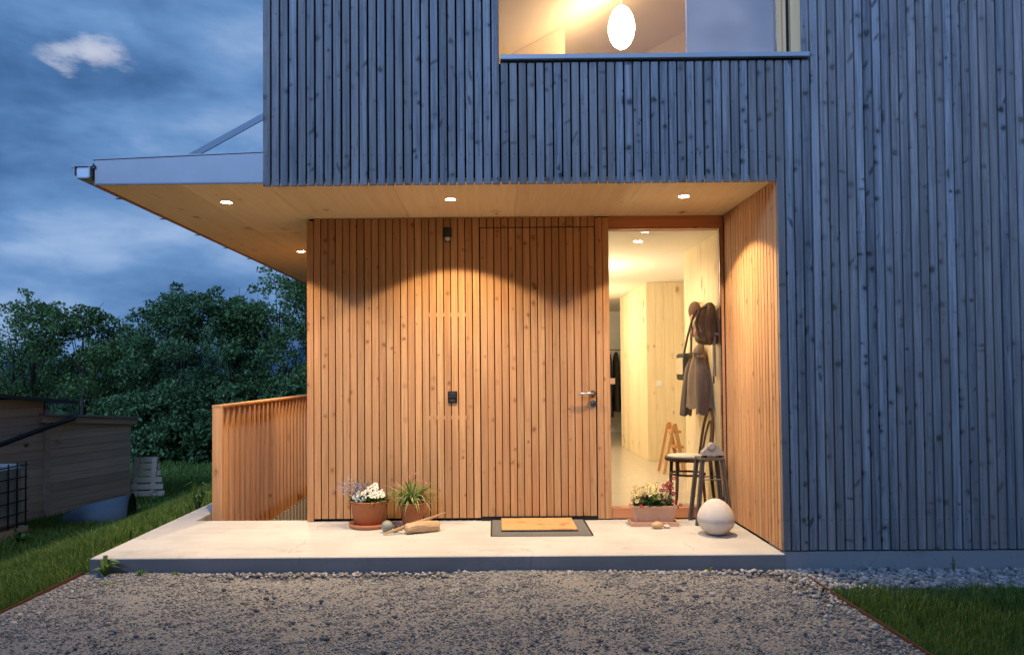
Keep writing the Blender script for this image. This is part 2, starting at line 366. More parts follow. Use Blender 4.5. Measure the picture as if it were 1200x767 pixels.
def stones(name, pts, sizes, mat_, seed, flat=0.65):
    """each stone a lumpy eight to twenty sided pebble, all joined in one mesh"""
    bm = bmesh.new(); bmesh.ops.create_icosphere(bm, subdivisions=1, radius=1.0)
    tv = np.array([v_.co[:] for v_ in bm.verts]); tf = np.array([[v_.index for v_ in f_.verts] for f_ in bm.faces]); bm.free()
    r_ = np.random.RandomState(seed); n_ = len(pts)
    jit = 1 + r_.uniform(-0.28, 0.28, (n_, len(tv), 1)); V = tv[None] * jit
    V = V * np.stack([r_.uniform(0.75, 1.3, n_), r_.uniform(0.7, 1.1, n_), r_.uniform(0.45, 0.95, n_) * flat / 0.65], 1)[:, None, :]
    an = r_.uniform(0, 6.28, n_); ca, sa = np.cos(an), np.sin(an)
    ti = r_.uniform(-0.5, 0.5, n_); ct, st_ = np.cos(ti), np.sin(ti)
    y1 = V[..., 1] * ct[:, None] - V[..., 2] * st_[:, None]; z1 = V[..., 1] * st_[:, None] + V[..., 2] * ct[:, None]
    X = V[..., 0] * ca[:, None] - y1 * sa[:, None]; Y = V[..., 0] * sa[:, None] + y1 * ca[:, None]
    V = np.stack([X, Y, z1], -1) * sizes[:, None, None] + pts[:, None, :]
    F = tf[None] + (np.arange(n_) * len(tv))[:, None, None]
    return struct(obj(name, np_mesh(name, V.reshape(-1, 3), F.reshape(-1, 3)), mat_), 'stuff')
def stonemat(name, stops):
    m, k = newmat(name)
    ri = k.n('ShaderNodeNewGeometry').outputs['Random Per Island']; co = k.n('ShaderNodeTexCoord').outputs['Object']
    c = k.ramp(ri, stops); c = k.mix(k.math('MULTIPLY', k.noise(co, 140, 3), 0.5), c, (0.10, 0.09, 0.085))
    finish(k, c, 0.8, bump=k.noise(co, 200, 3), bstr=0.3, bdist=0.002, spec=0.25); return m
GRAV = stonemat('mixed_gravel', [(0.0, (0.105, 0.105, 0.11)), (0.30, (0.185, 0.18, 0.175)), (0.7, (0.30, 0.285, 0.262)), (0.93, (0.46, 0.43, 0.38)), (1.0, (0.62, 0.59, 0.53))])
PEBB = stonemat('pale_river_pebbles', [(0.0, (0.12, 0.12, 0.125)), (0.3, (0.30, 0.30, 0.30)), (0.75, (0.46, 0.45, 0.43)), (1.0, (0.66, 0.64, 0.60))])
rs = np.random.RandomState(11)
N = 52000
y = 3.2 + (4.86 - 3.2) * rs.uniform(0, 1, N); x = rs.uniform(XE0 + 0.02, XE1 - 0.02, N)
s = 0.0035 + 0.0105 * rs.beta(1.1, 4.2, N)
cl_ = np.sin(x * 3.1 + 1.3 * np.sin(y * 4)) * np.sin(y * 5.3 + x) + 0.5 * np.sin(x * 9 + y * 7) - 0.9 * (np.exp(-((x + 1.15) / .28) ** 2) + np.exp(-((x - .45) / .28) ** 2)) + 0.35
keep = rs.uniform(-1.5, 1.3, N) < cl_ + 0.25
x, y, s = x[keep], y[keep], s[keep]
stones('gravel', np.stack([x, y, np.full_like(x, GZ) + 0.012 * np.sin(x * 2.1 + 0.7) * np.sin(y * 1.7) + 0.006 * np.sin(x * 5.3 + y * 4.1) + s * 0.15], 1), s, GRAV, 5)
N = 220
x = rs.uniform(XE0 + .05, XE1 - .05, N); y = rs.uniform(3.25, 4.8, N); s = 0.010 + 0.014 * rs.beta(1.2, 3.0, N)
stones('coarse_gravel', np.stack([x, y, np.full_like(x, GZ + .002) + s * 0.15], 1), s, stonemat('dark_coarse_gravel', [(0.0, (0.13, 0.133, 0.14)), (0.5, (0.20, 0.198, 0.195)), (0.85, (0.27, 0.25, 0.23)), (1.0, (0.5, 0.47, 0.42))]), 15)
N = 1500     # larger stones washed up against the slab and the edgings
x = np.concatenate([rs.uniform(XL, XR + 0.1, 900), XE0 + 0.02 + np.abs(rs.normal(0, 0.09, 260)), XE1 - 0.02 - np.abs(rs.normal(0, 0.10, 260))])
y = np.concatenate([DF - 0.015 - np.abs(rs.normal(0, 0.045, 900)), rs.uniform(3.3, 4.8, 260), rs.uniform(3.3, 4.84, 260)])
s = 0.008 + 0.015 * rs.beta(1.4, 3.5, len(x))
stones('slab_edge_gravel', np.stack([x, y, np.full_like(x, GZ + 0.003) + s * 0.2], 1), s, stonemat('pale_gravel', [(0.0, (0.16, 0.15, 0.145)), (0.5, (0.33, 0.30, 0.27)), (1.0, (0.60, 0.57, 0.50))]), 8)
N = 2600
x = rs.uniform(XR + 0.03, 5.0, N); y = rs.uniform(4.43, 4.85, N); s = 0.010 + 0.016 * rs.beta(1.6, 2.6, N)
stones('drip_strip_pebbles', np.stack([x, y, np.full_like(x, STRIPZ + 0.004) + s * rs.uniform(0, 0.8, N)], 1), s, PEBB, 9)

bm = bmesh.new()
for (xa, ya, xb, yb) in ((XE0, -4.4, XE0 - 0.02, 4.86), (XE1 + 0.06, -4.4, XE1 - 0.02, 4.64)):
    n_ = Vector((yb - ya, xa - xb, 0)).normalized() * 0.003
    vs = [bm.verts.new((px + sg * n_.x, py + sg * n_.y, zz)) for zz in (GZ - 0.1, GZ + 0.022) for (px, py, sg) in ((xa, ya, 1), (xb, yb, 1), (xb, yb, -1), (xa, ya, -1))]
    for q in ((0, 1, 5, 4), (1, 2, 6, 5), (2, 3, 7, 6), (3, 0, 4, 7), (4, 5, 6, 7)): bm.faces.new([vs[i] for i in q])
struct(obj('steel_edging', bm, RUST))

# grass blades
def grass(name, x, y, h, wd, seed, mat_):
    r_ = np.random.RandomState(seed); n_ = len(x)
    z = np.array([zg(a_, b_) for a_, b_ in zip(x, y)])
    an = r_.uniform(0, 6.28, n_); ln = r_.uniform(0.1, 0.8, n_) * h; la = r_.uniform(0, 6.28, n_)
    ax, ay = np.cos(an) * wd / 2, np.sin(an) * wd / 2; lx, ly = np.cos(la) * ln, np.sin(la) * ln
    V = np.stack([np.stack([x - ax, y - ay, z], 1), np.stack([x + ax, y + ay, z], 1),
                  np.stack([x + ax * .7 + lx * .35, y + ay * .7 + ly * .35, z + h * .6], 1), np.stack([x + lx, y + ly, z + h * r_.uniform(.75, 1, n_)], 1),
                  np.stack([x - ax * .7 + lx * .35, y - ay * .7 + ly * .35, z + h * .6], 1)], 1)
    F = np.array([[0, 1, 2], [0, 2, 4], [4, 2, 3]])[None] + (np.arange(n_) * 5)[:, None, None]
    return struct(obj(name, np_mesh(name, V.reshape(-1, 3), F.reshape(-1, 3)), mat_), 'stuff')
GRASS = leafmat('meadow_grass', (0.06, 0.115, 0.018), (0.125, 0.215, 0.033), third=(0.20, 0.255, 0.06), trans=0.3)
N = 150000
D = 3.3 * (18.5 / 3.3) ** rs.uniform(0, 1, N) ; x = D * rs.uniform(-0.78, -0.22, N)
ok = (x < XE0 - 0.03) & ~((x > -7.2) & (x < -6.2) & (D > 9) & (D < 12.4) & (x < -6.25 - (12.32 - D) * 0.33))
x, D = x[ok], D[ok]
grass('lawn_grass', x, D, rs.uniform(0.035, 0.085, len(x)) * (1 + 0.6 * (np.sin(x * 2.3) * np.sin(D * 1.9) > 0.5)), 0.0022 + 0.0007 * D, 2, GRASS)
N = 26000
x = rs.uniform(XE1 + 0.0, 4.2, N); y = rs.uniform(2.9, 4.43, N); y = y + 0.03 * np.sin(x * 9) - 0.02
ok = x > XE1 + 0.06 - (y + 8) * 0.0063 + 0.012
grass('lawn_grass', x[ok], y[ok], rs.uniform(0.03, 0.07, ok.sum()), rs.uniform(0.003, 0.005, ok.sum()), 4, GRASS)

# far hill
def hill():
    xs = np.linspace(-1400, 900, 70); vs, fs = [], []
    for j, (yy, hh) in enumerate(((700, 0), (820, 0.35), (950, 0.8), (1050, 1.0), (1200, 0.7))):
        for x_ in xs:
            z_ = 34 + 11 * math.sin(x_ * 0.004 + 1) + 9 * math.sin(x_ * 0.013) + 4 * math.sin(x_ * 0.041)
            vs.append((x_, yy, -3 + hh * z_))
    n_ = len(xs)
    for j in range(4):
        for i in range(n_ - 1): fs.append((j * n_ + i, j * n_ + i + 1, (j + 1) * n_ + i + 1, (j + 1) * n_ + i))
    return mesh_from('hill', vs, fs)
struct(obj('hill', hill(), plain('haze_blue_hillside', (0.025, 0.065, 0.12), 1.0, var=0.3, scale=0.03)))  # blue of the distance haze is put into the hill's colour

# ================================================================== porch slab, retaining wall
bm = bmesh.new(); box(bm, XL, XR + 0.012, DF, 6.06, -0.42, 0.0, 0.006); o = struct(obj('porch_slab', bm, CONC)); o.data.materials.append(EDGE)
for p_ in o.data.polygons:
    if p_.normal.z < 0.3: p_.material_index = 1      # sides darker than the top: weathered grey, with the front's shade put into the colour
bm = bmesh.new(); box(bm, XL, XL + 0.20, 6.062, 11.0, -1.6, -0.001, 0.006); box(bm, XL + 0.2, XH, 6.062, 6.2, -1.8, -0.43)
struct(obj('parapet_wall', bm, CONC))
bm = bmesh.new(); box(bm, XL + 0.2, XH, 6.2, 11.0, -1.85, -1.7); struct(obj('stairwell_floor', bm, CONC))
bm = bmesh.new(); box(bm, XL + 0.201, XH, 10.85, 11.0, -1.699, -0.10); struct(obj('stairwell_end_wall', bm, CONC))

# ================================================================== HOUSE
HL = Vector((1.2, 7.5, 0.0))
house = thing('house', 'timber house with grey slatted upper storey and honey coloured slatted entrance porch', 'house', HL)
INV = tuple(-HL)
def part(name, bm, m, smooth=False): return obj(name, bm, m, house, INV, smooth=smooth)
ZT = 5.05   # top of the modelled facade

# facade: dark membrane behind weathered slats
bm = bmesh.new()
box(bm, XH + 0.004, 0.03, DF + 0.045, DF + 0.14, ZC + 0.012, ZT); box(bm, 0.03, 2.18, DF + 0.045, DF + 0.14, ZC + 0.012, 3.351)
box(bm, 2.18, XR + 3.3, DF + 0.045, DF + 0.14, ZC + 0.012, ZT); box(bm, XR + 0.03, XR + 3.3, DF + 0.045, DF + 0.14, 0.01, ZC + 0.012)
fac = part('facade', bm, DARK)
PF = (XR - XH) / 58
me_up = slat_mesh('slat', 0.0487, 0.026, ZT - 2.511); me_sh = slat_mesh('slat', 0.0487, 0.026, 3.338 - 2.511); me_lo = slat_mesh('slat', 0.0487, 0.026, ZT - 0.024); me_ls = slat_mesh('slat', 0.0487, 0.026, 3.338 - 0.024)
for me in (me_up, me_sh, me_lo, me_ls): me.materials.append(GREY)
i = 0
while True:
    xc = XH + PF * i + 0.0255
    if xc > XR + 3.2: break
    jx, jy, jz = rnd.uniform(-.0012, .0012), rnd.uniform(-.0015, .0015), rnd.uniform(-.0012, .0012)
    if i < 58: me = me_sh if 0.055 < xc < 2.125 else me_up; zb = 2.511
    else: me = me_ls if xc < 2.125 else me_lo; zb = 0.024
    inst(me, 'slat', None, fac, (xc + jx, DF + jy, zb + jz)); i += 1
# side wall of the house above and below the canopy
part('side_wall', bx(XH + 0.004, XH + 0.12, DF + 0.15, 15.09, ZC + 0.012, ZT), GREY)
part('lower_side_wall', bx(XH + 0.004, XH + 0.12, DW + 0.16, 15.09, -1.8, ZC - 0.002), LARCH)
part('right_wall', bx(5.125, 5.225, DF + 0.252, 15.2, -0.5, ZT + 1.6), GREY)
part('rear_wall', bx(XH + 0.002, 5.12, 15.1, 15.2, -0.5, ZT + 1.6), GREY)
part('foundation', bx(XR + 0.10, 5.12, DF + 0.302, 15.09, -0.5, -0.085), CONC)
part('roof', bx(XH - 0.02, XR + 3.4, DF - 0.02, 15.22, ZT + 1.6, ZT + 1.75), METAL)
part('gable_wall', bx(XH + 0.002, XR + 3.3, DF + 0.03, DF + 0.13, ZT + 0.002, ZT + 1.6), GREY)
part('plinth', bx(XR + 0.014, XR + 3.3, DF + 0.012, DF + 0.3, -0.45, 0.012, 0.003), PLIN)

# entrance wall
bm = bmesh.new(); box(bm, XH + 0.01, -0.10, DW + 0.042, DW + 0.15, 0.001, ZC - 0.001); box(bm, -0.10, 0.962, DW + 0.05, DW + 0.15, 2.446, ZC - 0.001); box(bm, 0.852, 0.964, DW + 0.028, DW + 0.15, 0.001, 2.4455)
ew = part('entrance_wall', bm, DARK)
PW = 0.0605; WS = 0.0530
X0W = XH
me_w = slat_mesh('slat', WS, 0.026, ZC - 0.026, 0.0025); me_w.materials.append(LARCH)
me_st = slat_mesh('slat', WS, 0.026, ZC - 2.448 - 0.001, 0.0025); me_st.materials.append(LARCH)
me_d = slat_mesh('slat', WS, 0.026, 2.438 - 0.035, 0.0025); me_d.materials.append(LARCH)
DX0 = X0W + 24 * PW            # left edge of the door leaf
for i in range(24):
    inst(me_w, 'slat', None, ew, (X0W + PW * i + WS / 2 + rnd.uniform(-.0008, .0008), DW + rnd.uniform(-.0012, .0012), 0.025 if i else 0.004))
for i in range(16):
    inst(me_st, 'slat', None, ew, (DX0 + PW * i + WS / 2, DW + rnd.uniform(-.001, .001), 2.448))
for xx in (DX0 + PW * 16 + WS / 2, DX0 + PW * 17 + WS / 2 - 0.003):
    inst(me_w, 'slat', None, ew, (xx, DW - 0.001, 0.012))
sp_me = mesh_from('spacer', [(x, y, z) for x in (-.0045, .0045) for y in (.004, .026) for z in (-.016, .016)], [(0, 1, 3, 2), (4, 6, 7, 5), (0, 4, 5, 1), (2, 3, 7, 6), (0, 2, 6, 4), (1, 5, 7, 3)])
sp_me.materials.append(LARCH)
for zz, cols in ((1.715, range(16, 22)), (0.857, range(16, 22))):
    for i in cols: inst(sp_me, 'spacer', None, ew, (X0W + PW * i + WS + (PW - WS) / 2, DW, zz))
# front door
door = part('front_door', bx(DX0 - 0.003, DX0 + 16 * PW - 0.006, DW + 0.032, DW + 0.09, 0.03, 2.438), DARK)
door['label'] = 'flush door clad in the same vertical slats as the wall'
for i in range(16):
    inst(me_d, 'slat', None, door, (DX0 + PW * i + WS / 2 + (.0035 if i == 0 else -.0035 if i == 15 else 0) + rnd.uniform(-.0006, .0006), DW + 0.002 + rnd.uniform(-.001, .001), 0.035))
XD = DX0 + PW * 15 + WS / 2 - 0.004
bm = bmesh.new(); tube(bm, [(XD, DW + 0.002, 1.048), (XD, DW - 0.055, 1.048)], 0.010, 10); tube(bm, [(XD + 0.008, DW - 0.05, 1.048), (XD - 0.05, DW - 0.052, 1.048), (XD - 0.125, DW - 0.05, 1.047)], [0.010, 0.0105, 0.010], 10)
bm2 = bmesh.new(); lathe(bm2, [(0.0, 0.0), (0.026, 0.0), (0.026, 0.008), (0.0, 0.008)], 20)
obj('handle', bm, INOX, door, smooth=True); obj('handle_rose', bm2, INOX, door, (XD, DW + 0.002, 1.048), (PI / 2, 0, 0))
bm = bmesh.new(); lathe(bm, [(0.0, 0.0), (0.027, 0.0), (0.027, 0.009), (0.012, 0.010), (0.011, 0.018), (0.0, 0.018)], 20)
obj('lock_cylinder', bm, INOX, door, (XD + 0.004, DW + 0.002, 0.965), (PI / 2, 0, 0))
obj('keyhole', bx(-0.002, 0.002, -0.008, 0.006, 0.018, 0.019), BLACK, door, (XD + 0.004, DW + 0.002, 0.965), (PI / 2, 0, 0))
obj('threshold', bx(DX0 - 0.004, DX0 + 16 * PW - 0.006, DW - 0.004, DW + 0.09, 0.001, 0.028), BLACK, door)

# sidelight beside the door
GX0, GX1 = DX0 + PW * 17 + WS + 0.0, XR - 0.004
bm = bmesh.new()
box(bm, GX0, XR, DW + 0.012, DW + 0.10, 2.438, ZC - 0.002); box(bm, GX0, XR, DW + 0.022, DW + 0.10, 2.425, 2.437); box(bm, GX1 - 0.016, XR, DW + 0.022, DW + 0.10, 0.10, 2.424)
wf = part('sidelight_window', bm, LARCHX)
obj('sill', bx(GX0, XR, DW + 0.006, DW + 0.10, 0.012, 0.098, 0.002), LARCHX, wf)
obj('glazing_seal', bx(GX1 - 0.024, GX1 - 0.0165, DW + 0.026, DW + 0.05, 0.10, 2.424), BLACK, wf)
obj('pane', bx(GX0 + 0.001, GX1 - 0.0245, DW + 0.036, DW + 0.044, 0.099, 2.4245), GLASS, wf)

# slatted reveal on the right
rv = part('reveal_wall', bx(XR + 0.028, XR + 0.095, DF + 0.15, DW + 0.10, -0.4, ZC), DARK)
PR = (DW - DF - 0.028) / 19
me_r = slat_mesh('slat', PR - 0.0075, 0.026, ZC - 0.022, 0.0025); me_r.materials.append(LARCH)
for i in range(19):
    inst(me_r, 'slat', None, rv, (XR + rnd.uniform(-.0012, .0012), DF + 0.028 + PR * i + PR / 2, 0.020), (0, 0, -PI / 2))

# porch ceiling and canopy in three-layer panels
can = part('canopy', bx(XL + 0.02, XH - 0.002, DF + 0.022, 10.8, ZC + 0.03, ZC + 0.16), DARK)
def panel(x0, x1, y0, y1, par): return obj('ceiling_panel', bx(x0 + 0.0008, x1 - 0.0008, y0, y1, ZC, ZC + 0.028, 0.0008), PANEL, par)
for y0, y1 in ((DF + 0.024, 6.55), (6.553, 8.6), (8.603, 10.8)):
    for x0, x1 in ((XL + 0.03, -2.15), (-2.15, XH)): panel(x0, x1, y0, y1, can)
pc = part('porch_ceiling', bx(XH, XR + 0.03, DF + 0.15, DW + 0.2, ZC + 0.03, ZC + 0.10), DARK)
for x0, x1 in ((XH, -0.70), (-0.70, 0.17), (0.17, 1.04), (1.04, XR + 0.003)): panel(x0, x1, DF + 0.030, DW + 0.03, pc)
# fascia sheet, rising slightly to the house
def prism(pts, y0, y1):
    bm = bmesh.new(); a_ = [bm.verts.new((x, y0, z)) for x, z in pts]; b_ = [bm.verts.new((x, y1, z)) for x, z in pts]; n_ = len(pts)
    bm.faces.new(a_); bm.faces.new(b_[::-1])
    for i in range(n_): bm.faces.new((a_[(i + 1) % n_], a_[i], b_[i], b_[(i + 1) % n_]))
    return bm
obj('fascia', prism([(XL + 0.015, ZC + 0.008), (XH - 0.002, ZC + 0.008), (XH - 0.002, 2.742), (XL + 0.015, 2.70)], DF + 0.014, DF + 0.02), METAL, can)
obj('fascia_drip_edge', bx(XL + 0.015, XH - 0.002, DF + 0.012, DF + 0.022, ZC - 0.001, ZC + 0.007), STEEL, can)
obj('roof_sheet', prism([(XL + 0.0, 2.703), (XH - 0.002, 2.745), (XH - 0.002, 2.752), (XL + 0.0, 2.710)], DF + 0.008, 10.8), METAL, can)
obj('eaves_board', bx(XL + 0.004, XL + 0.028, DF + 0.022, 10.8, ZC - 0.004, ZC + 0.13), LARCHX, can)
# box gutter with an end cap and brackets
gp = [(-0.005, 0.075), (-0.005, 0.0), (-0.022, -0.006), (-0.098, -0.006), (-0.118, 0.012), (-0.118, 0.066), (-0.134, 0.066), (-0.134, 0.074), (-0.110, 0.074), (-0.110, 0.014), (-0.094, 0.002), (-0.026, 0.002), (-0.013, 0.008), (-0.013, 0.075)]
gut = obj('gutter', prism([(XL + 0.001 + a_, 2.578 + b_) for a_, b_ in gp], DF - 0.015, 10.8), METAL, can)
obj('gutter_end_cap', prism([(XL - 0.008, 2.642), (XL - 0.008, 2.580), (XL - 0.025, 2.575), (XL - 0.096, 2.575), (XL - 0.112, 2.592), (XL - 0.112, 2.642)], DF + 0.0, DF + 0.003), plain('pale_gutter_zinc', (0.5, 0.55, 0.58), 0.45, metal=0.4), can)
bm = bmesh.new(); box(bm, XL - 0.138, XL + 0.012, DF - 0.014, DF + 0.012, 2.653, 2.660); box(bm, XL - 0.03, XL + 0.014, DF - 0.012, DF + 0.012, 2.661, 2.674)
obj('gutter_bracket', bm, METAL, can)
br = mesh_from('gutter_bracket', [(x, y, z) for x in (-0.125, 0.0) for y in (-.013, .013) for z in (-.012, -.007)], [(0, 1, 3, 2), (4, 6, 7, 5), (0, 4, 5, 1), (2, 3, 7, 6), (0, 2, 6, 4), (1, 5, 7, 3)]); br.materials.append(STEEL)
for i in range(8): inst(br, 'gutter_bracket', None, can, (XL, DF + 0.55 + 0.72 * i, 2.578))
bm = bmesh.new(); a0, a1 = Vector((-2.225, 5.2, 2.82)), Vector((XH + 0.004, 5.2, 3.178)); dr = (a1 - a0); L_ = dr.length
box(bm, 0, L_, -0.006, 0.006, -0.022, 0.022, 0, Matrix.Translation(a0) @ Matrix.Rotation(-math.atan2(dr.z, dr.x), 4, 'Y'))
box(bm, -2.30, -2.17, 5.17, 5.23, 2.722, 2.80)
obj('strut', bm, STEEL, can)

# upper window
WX0, WX1 = 0.072, 2.122
sill_y = DF - 0.028
bm = bmesh.new()
box(bm, 1.95, 1.985, DF + 0.03, DF + 0.09, 3.386, 4.9); box(bm, 1.988, 2.008, DF + 0.012, DF + 0.06, 3.386, 4.9); box(bm, 2.042, 2.118, DF + 0.016, DF + 0.10, 3.386, 4.9)
box(bm, 0.05, 2.14, DF + 0.03, DF + 0.09, 4.901, 5.0)
uw = part('upper_window', bm, wood('window_frame_larch', (0.70, 0.42, 0.20), (0.80, 0.54, 0.29), (0.2, 0.1, 0.05), knots=0.1))
obj('frame_gap', bx(2.009, 2.041, DF + 0.045, DF + 0.10, 3.386, 4.9), BLACK, uw)
obj('sill', bx(0.055, 2.152, sill_y, DF + 0.05, 3.352, 3.384, 0.003), SILLM, uw)
obj('pane', bx(0.056, 1.335, DF + 0.03, DF + 0.038, 3.386, 4.9), GLASS, uw)
obj('pane', bx(1.3355, 1.949, DF + 0.022, DF + 0.030, 3.386, 4.9), GLASS, uw)
m, k = newmat('pale_roller_blind'); co = k.n('ShaderNodeTexCoord').outputs['Object']
bc = k.mix(k.smooth(k.noise(co, 1.9, 2), 0.35, 0.65), (0.48, 0.58, 0.76), (0.60, 0.70, 0.88)); b1 = k.n('ShaderNodeBsdfDiffuse', {0: bc}); b2 = k.n('ShaderNodeBsdfTranslucent', {0: bc})
k.n('ShaderNodeOutputMaterial', {0: k.n('ShaderNodeMixShader', {0: 0.6, 1: b1.outputs[0], 2: b2.outputs[0]}).outputs[0]}); BLIND = m
obj('blind', bx(1.338, 1.949, DF + 0.07, DF + 0.075, 3.386, 4.9), BLIND, uw)

# hall behind the sidelight
HZ = 2.432
hf = part('hall_floor', bx(XH + 0.13, 4.0, DW + 0.151, 15.0, -0.08, 0.02), HFLOOR)
part('hall_ceiling', bx(XH + 0.13, 4.0, DW + 0.151, 15.0, HZ, HZ + 0.1), CEILW)
part('hall_left_wall', bx(-0.2, -0.1, DW + 0.16, 15.0, 0.02, HZ - 0.001), WHITE)
part('hall_end_wall', bx(-0.099, 4.0, 14.4, 14.5, 0.02, HZ - 0.001), WHITE)
def boards(name, x0, y0, ang, n_, bw, h):
    """wall of vertical spruce boards with shadow joints; face looks along local -y"""
    base = obj(name, bx(0, n_ * bw, 0.018, 0.09, 0.0, h), SPRUCE, house, (x0 - HL.x, y0 - HL.y, 0.021), (0, 0, ang))
    me = slat_mesh('board', bw - 0.002, 0.017, h - 0.001, 0.0012); me.materials.append(SPRUCE)
    for i in range(n_): inst(me, 'board', None, base, (bw * (i + .5), rnd.uniform(-.0006, .0006), 0))
    return base
hh = HZ - 0.023
boards('hall_side_wall', XR + 0.008, 7.28, -PI / 2, 10, 0.1185, hh)            # coats hang here
boards('hall_back_wall', 2.06, 9.7, 0, 10, 0.12, hh)
boards('hall_corner_wall', 2.06, 11.72, -PI / 2, 16, 0.125, hh)
part('hall_recess_wall', bx(3.1, 3.2, 7.2, 9.7, 0.021, HZ - 0.002), WHITE)
part('hall_return_wall', bx(XR + 0.10, 3.1, 7.19, 7.26, 0.021, HZ - 0.002), WHITE)
# upper room seen from below
part('room_floor', bx(XH + 0.13, 3.3, DF + 0.15, 9.5, 2.75, 2.85), WHITE)
def slab_poly(name, pts, th, m):
    bm = bmesh.new(); n_ = Vector(th); a_ = [bm.verts.new(Vector(p_)) for p_ in pts]; b_ = [bm.verts.new(Vector(p_) + n_) for p_ in pts]; q = len(pts)
    bm.faces.new(a_); bm.faces.new(b_[::-1])
    for i in range(q): bm.faces.new((a_[(i + 1) % q], a_[i], b_[i], b_[(i + 1) % q]))
    bmesh.ops.recalc_face_normals(bm, faces=bm.faces)
    return part(name, bm, m)
zc = lambda x: 4.052 + 0.52 * x
PAPER = plain('pale_oiled_plywood', (0.72, 0.58, 0.40), 0.8, var=0.06, scale=9)
slab_poly('room_ceiling', [(-1.4, DF + 0.15, zc(-1.4)), (2.3, DF + 0.15, zc(2.3)), (2.3, 9.4, zc(2.3)), (-1.4, 9.4, zc(-1.4))], (0, 0, 0.05), PAPER)
slab_poly('room_ceiling', [(2.302, DF + 0.15, zc(2.3)), (3.3, DF + 0.15, zc(1.3)), (3.3, 9.4, zc(1.3)), (2.302, 9.4, zc(2.3))], (0, 0, 0.05), PAPER)
slab_poly('room_partition', [(-1.3, 6.5, 2.86), (0.668, 6.5, 2.86), (0.668, 6.5, zc(0.668) - 0.004), (-1.3, 6.5, zc(-1.3) - 0.004)], (0, 0.1, 0), PAPER)
part('room_back_wall', bx(XH + 0.13, 3.3, 8.4, 8.5, 2.86, 5.4), PAPER)
part('room_side_wall', bx(3.2, 3.3, DF + 0.16, 8.39, 2.86, 4.68), WHITE)

# ================================================================== balustrade of fins beside the stairwell
XB = -2.378
scr = thing('slatted_railing', 'tall orange timber railing of vertical fins beside the stairwell left of the entrance wall', 'railing', (XB, 6.26, -0.32))
fin = mesh_from('fin', [(x, y, z) for x in (-.058, .0) for y in (-.020, .020) for z in (0, 1.262)], [(0, 1, 3, 2), (4, 6, 7, 5), (0, 4, 5, 1), (2, 3, 7, 6), (0, 2, 6, 4), (1, 5, 7, 3)]); fin.materials.append(FINW)
obj('end_board', bx(-0.086, 0.003, -0.02, 0.012, -0.45, 1.262, 0.002), FINW, scr)
for z_ in (0.12, 1.14): obj('batten', bx(-0.084, -0.060, 0.013, 4.5, z_, z_ + 0.06), FINW, scr)
for i in range(32): inst(fin, 'fin', None, scr, (rnd.uniform(-.002, .002), 0.14 + 0.138 * i, 0))
obj('cap_rail', bx(-0.088, 0.006, -0.022, 4.6, 1.263, 1.283, 0.002), FINW, scr)
ret = thing('ribbed_retaining_wall', 'pale ribbed concrete stair wall under the orange timber fins', 'retaining wall', (XB - 0.02, 6.3, -1.7))
obj('wall_core', bx(-0.020, -0.004, -0.1, 4.5, 0.0, 1.375), CONC, ret)
rib = mesh_from('rib', [(-.0035, -.045, 0), (.018, -.038, 0), (.018, .038, 0), (-.0035, .045, 0), (-.0035, -.045, 1.374), (.018, -.038, 1.374), (.018, .038, 1.374), (-.0035, .045, 1.374)], [(0, 1, 5, 4), (1, 2, 6, 5), (2, 3, 7, 6), (4, 5, 6, 7), (3, 0, 4, 7), (3, 2, 1, 0)]); rib.materials.append(CONC)
for i in range(32): inst(rib, 'rib', None, ret, (0, 0.1 + 0.138 * i, 0))

# ================================================================== lamps
def downlight(x, y, z, label, group, power, size=114, blend=0.13, r=0.037):
    t = thing('downlight', label, 'ceiling lamp', (x, y, z), 0, group)
    bm = bmesh.new(); lathe(bm, [(r + 0.010, 0.0), (r + 0.009, -0.0035), (r + 0.001, -0.003), (r + 0.001, 0.0)], 28); obj('trim_ring', bm, WHITE, t)
    bm = bmesh.new(); lathe(bm, [(0.0, -0.0012), (r, -0.0012)], 28); obj('lamp_disc', bm, LAMP, t)
    ld = bpy.data.lights.new('downlight_beam', 'SPOT'); ld.energy = power; ld.color = WARM; ld.spot_size = math.radians(size); ld.spot_blend = blend; ld.shadow_soft_size = 0.03
    ld.use_nodes = True; q_ = NT(ld.node_tree)      # a reflector lamp: strongest straight down, weaker towards the cut-off
    cz_ = q_.n('ShaderNodeSeparateXYZ', {0: q_.n('ShaderNodeTexCoord').outputs['Normal']}).outputs[2]
    ld.node_tree.links.new(q_.math('MULTIPLY_ADD', q_.math('POWER', q_.math('ABSOLUTE', cz_), 3.2), 0.92, 0.08), ld.node_tree.nodes['Emission'].inputs[1])
    lo = bpy.data.objects.new('beam', ld); COL.objects.link(lo); lo.parent = t; lo.location = (0, 0, -0.012)
    return t
G1 = 'recessed ceiling lights of the porch'
downlight(-2.021, 5.39, ZC, 'lit round ceiling light at the front of the canopy left of the house corner', G1, 310)
downlight(-0.322, 5.362, ZC, 'lit round ceiling light above the middle of the slatted entrance wall', G1, 320)
downlight(1.425, 5.337, ZC, 'lit round ceiling light in front of the tall glass beside the slatted reveal', G1, 310)
downlight(-2.051, 7.595, ZC, 'lit round ceiling light over the stairwell beside the house wall', G1, 380)
downlight(1.34, 6.625, HZ, 'lit round ceiling light seen through the glass inside the hall', None, 140, 165, 0.5)
for x, y in ((0.9, 8.2), (0.9, 10.6)):
    ld = bpy.data.lights.new('hall_lamp', 'POINT'); ld.energy = 74; ld.color = (1.0, 0.79, 0.52); ld.shadow_soft_size = 0.15
    lo = bpy.data.objects.new('hall_lamp', ld); COL.objects.link(lo); lo.location = (x, y, HZ - 0.5); lo.parent = house; lo.location = lo.location - HL
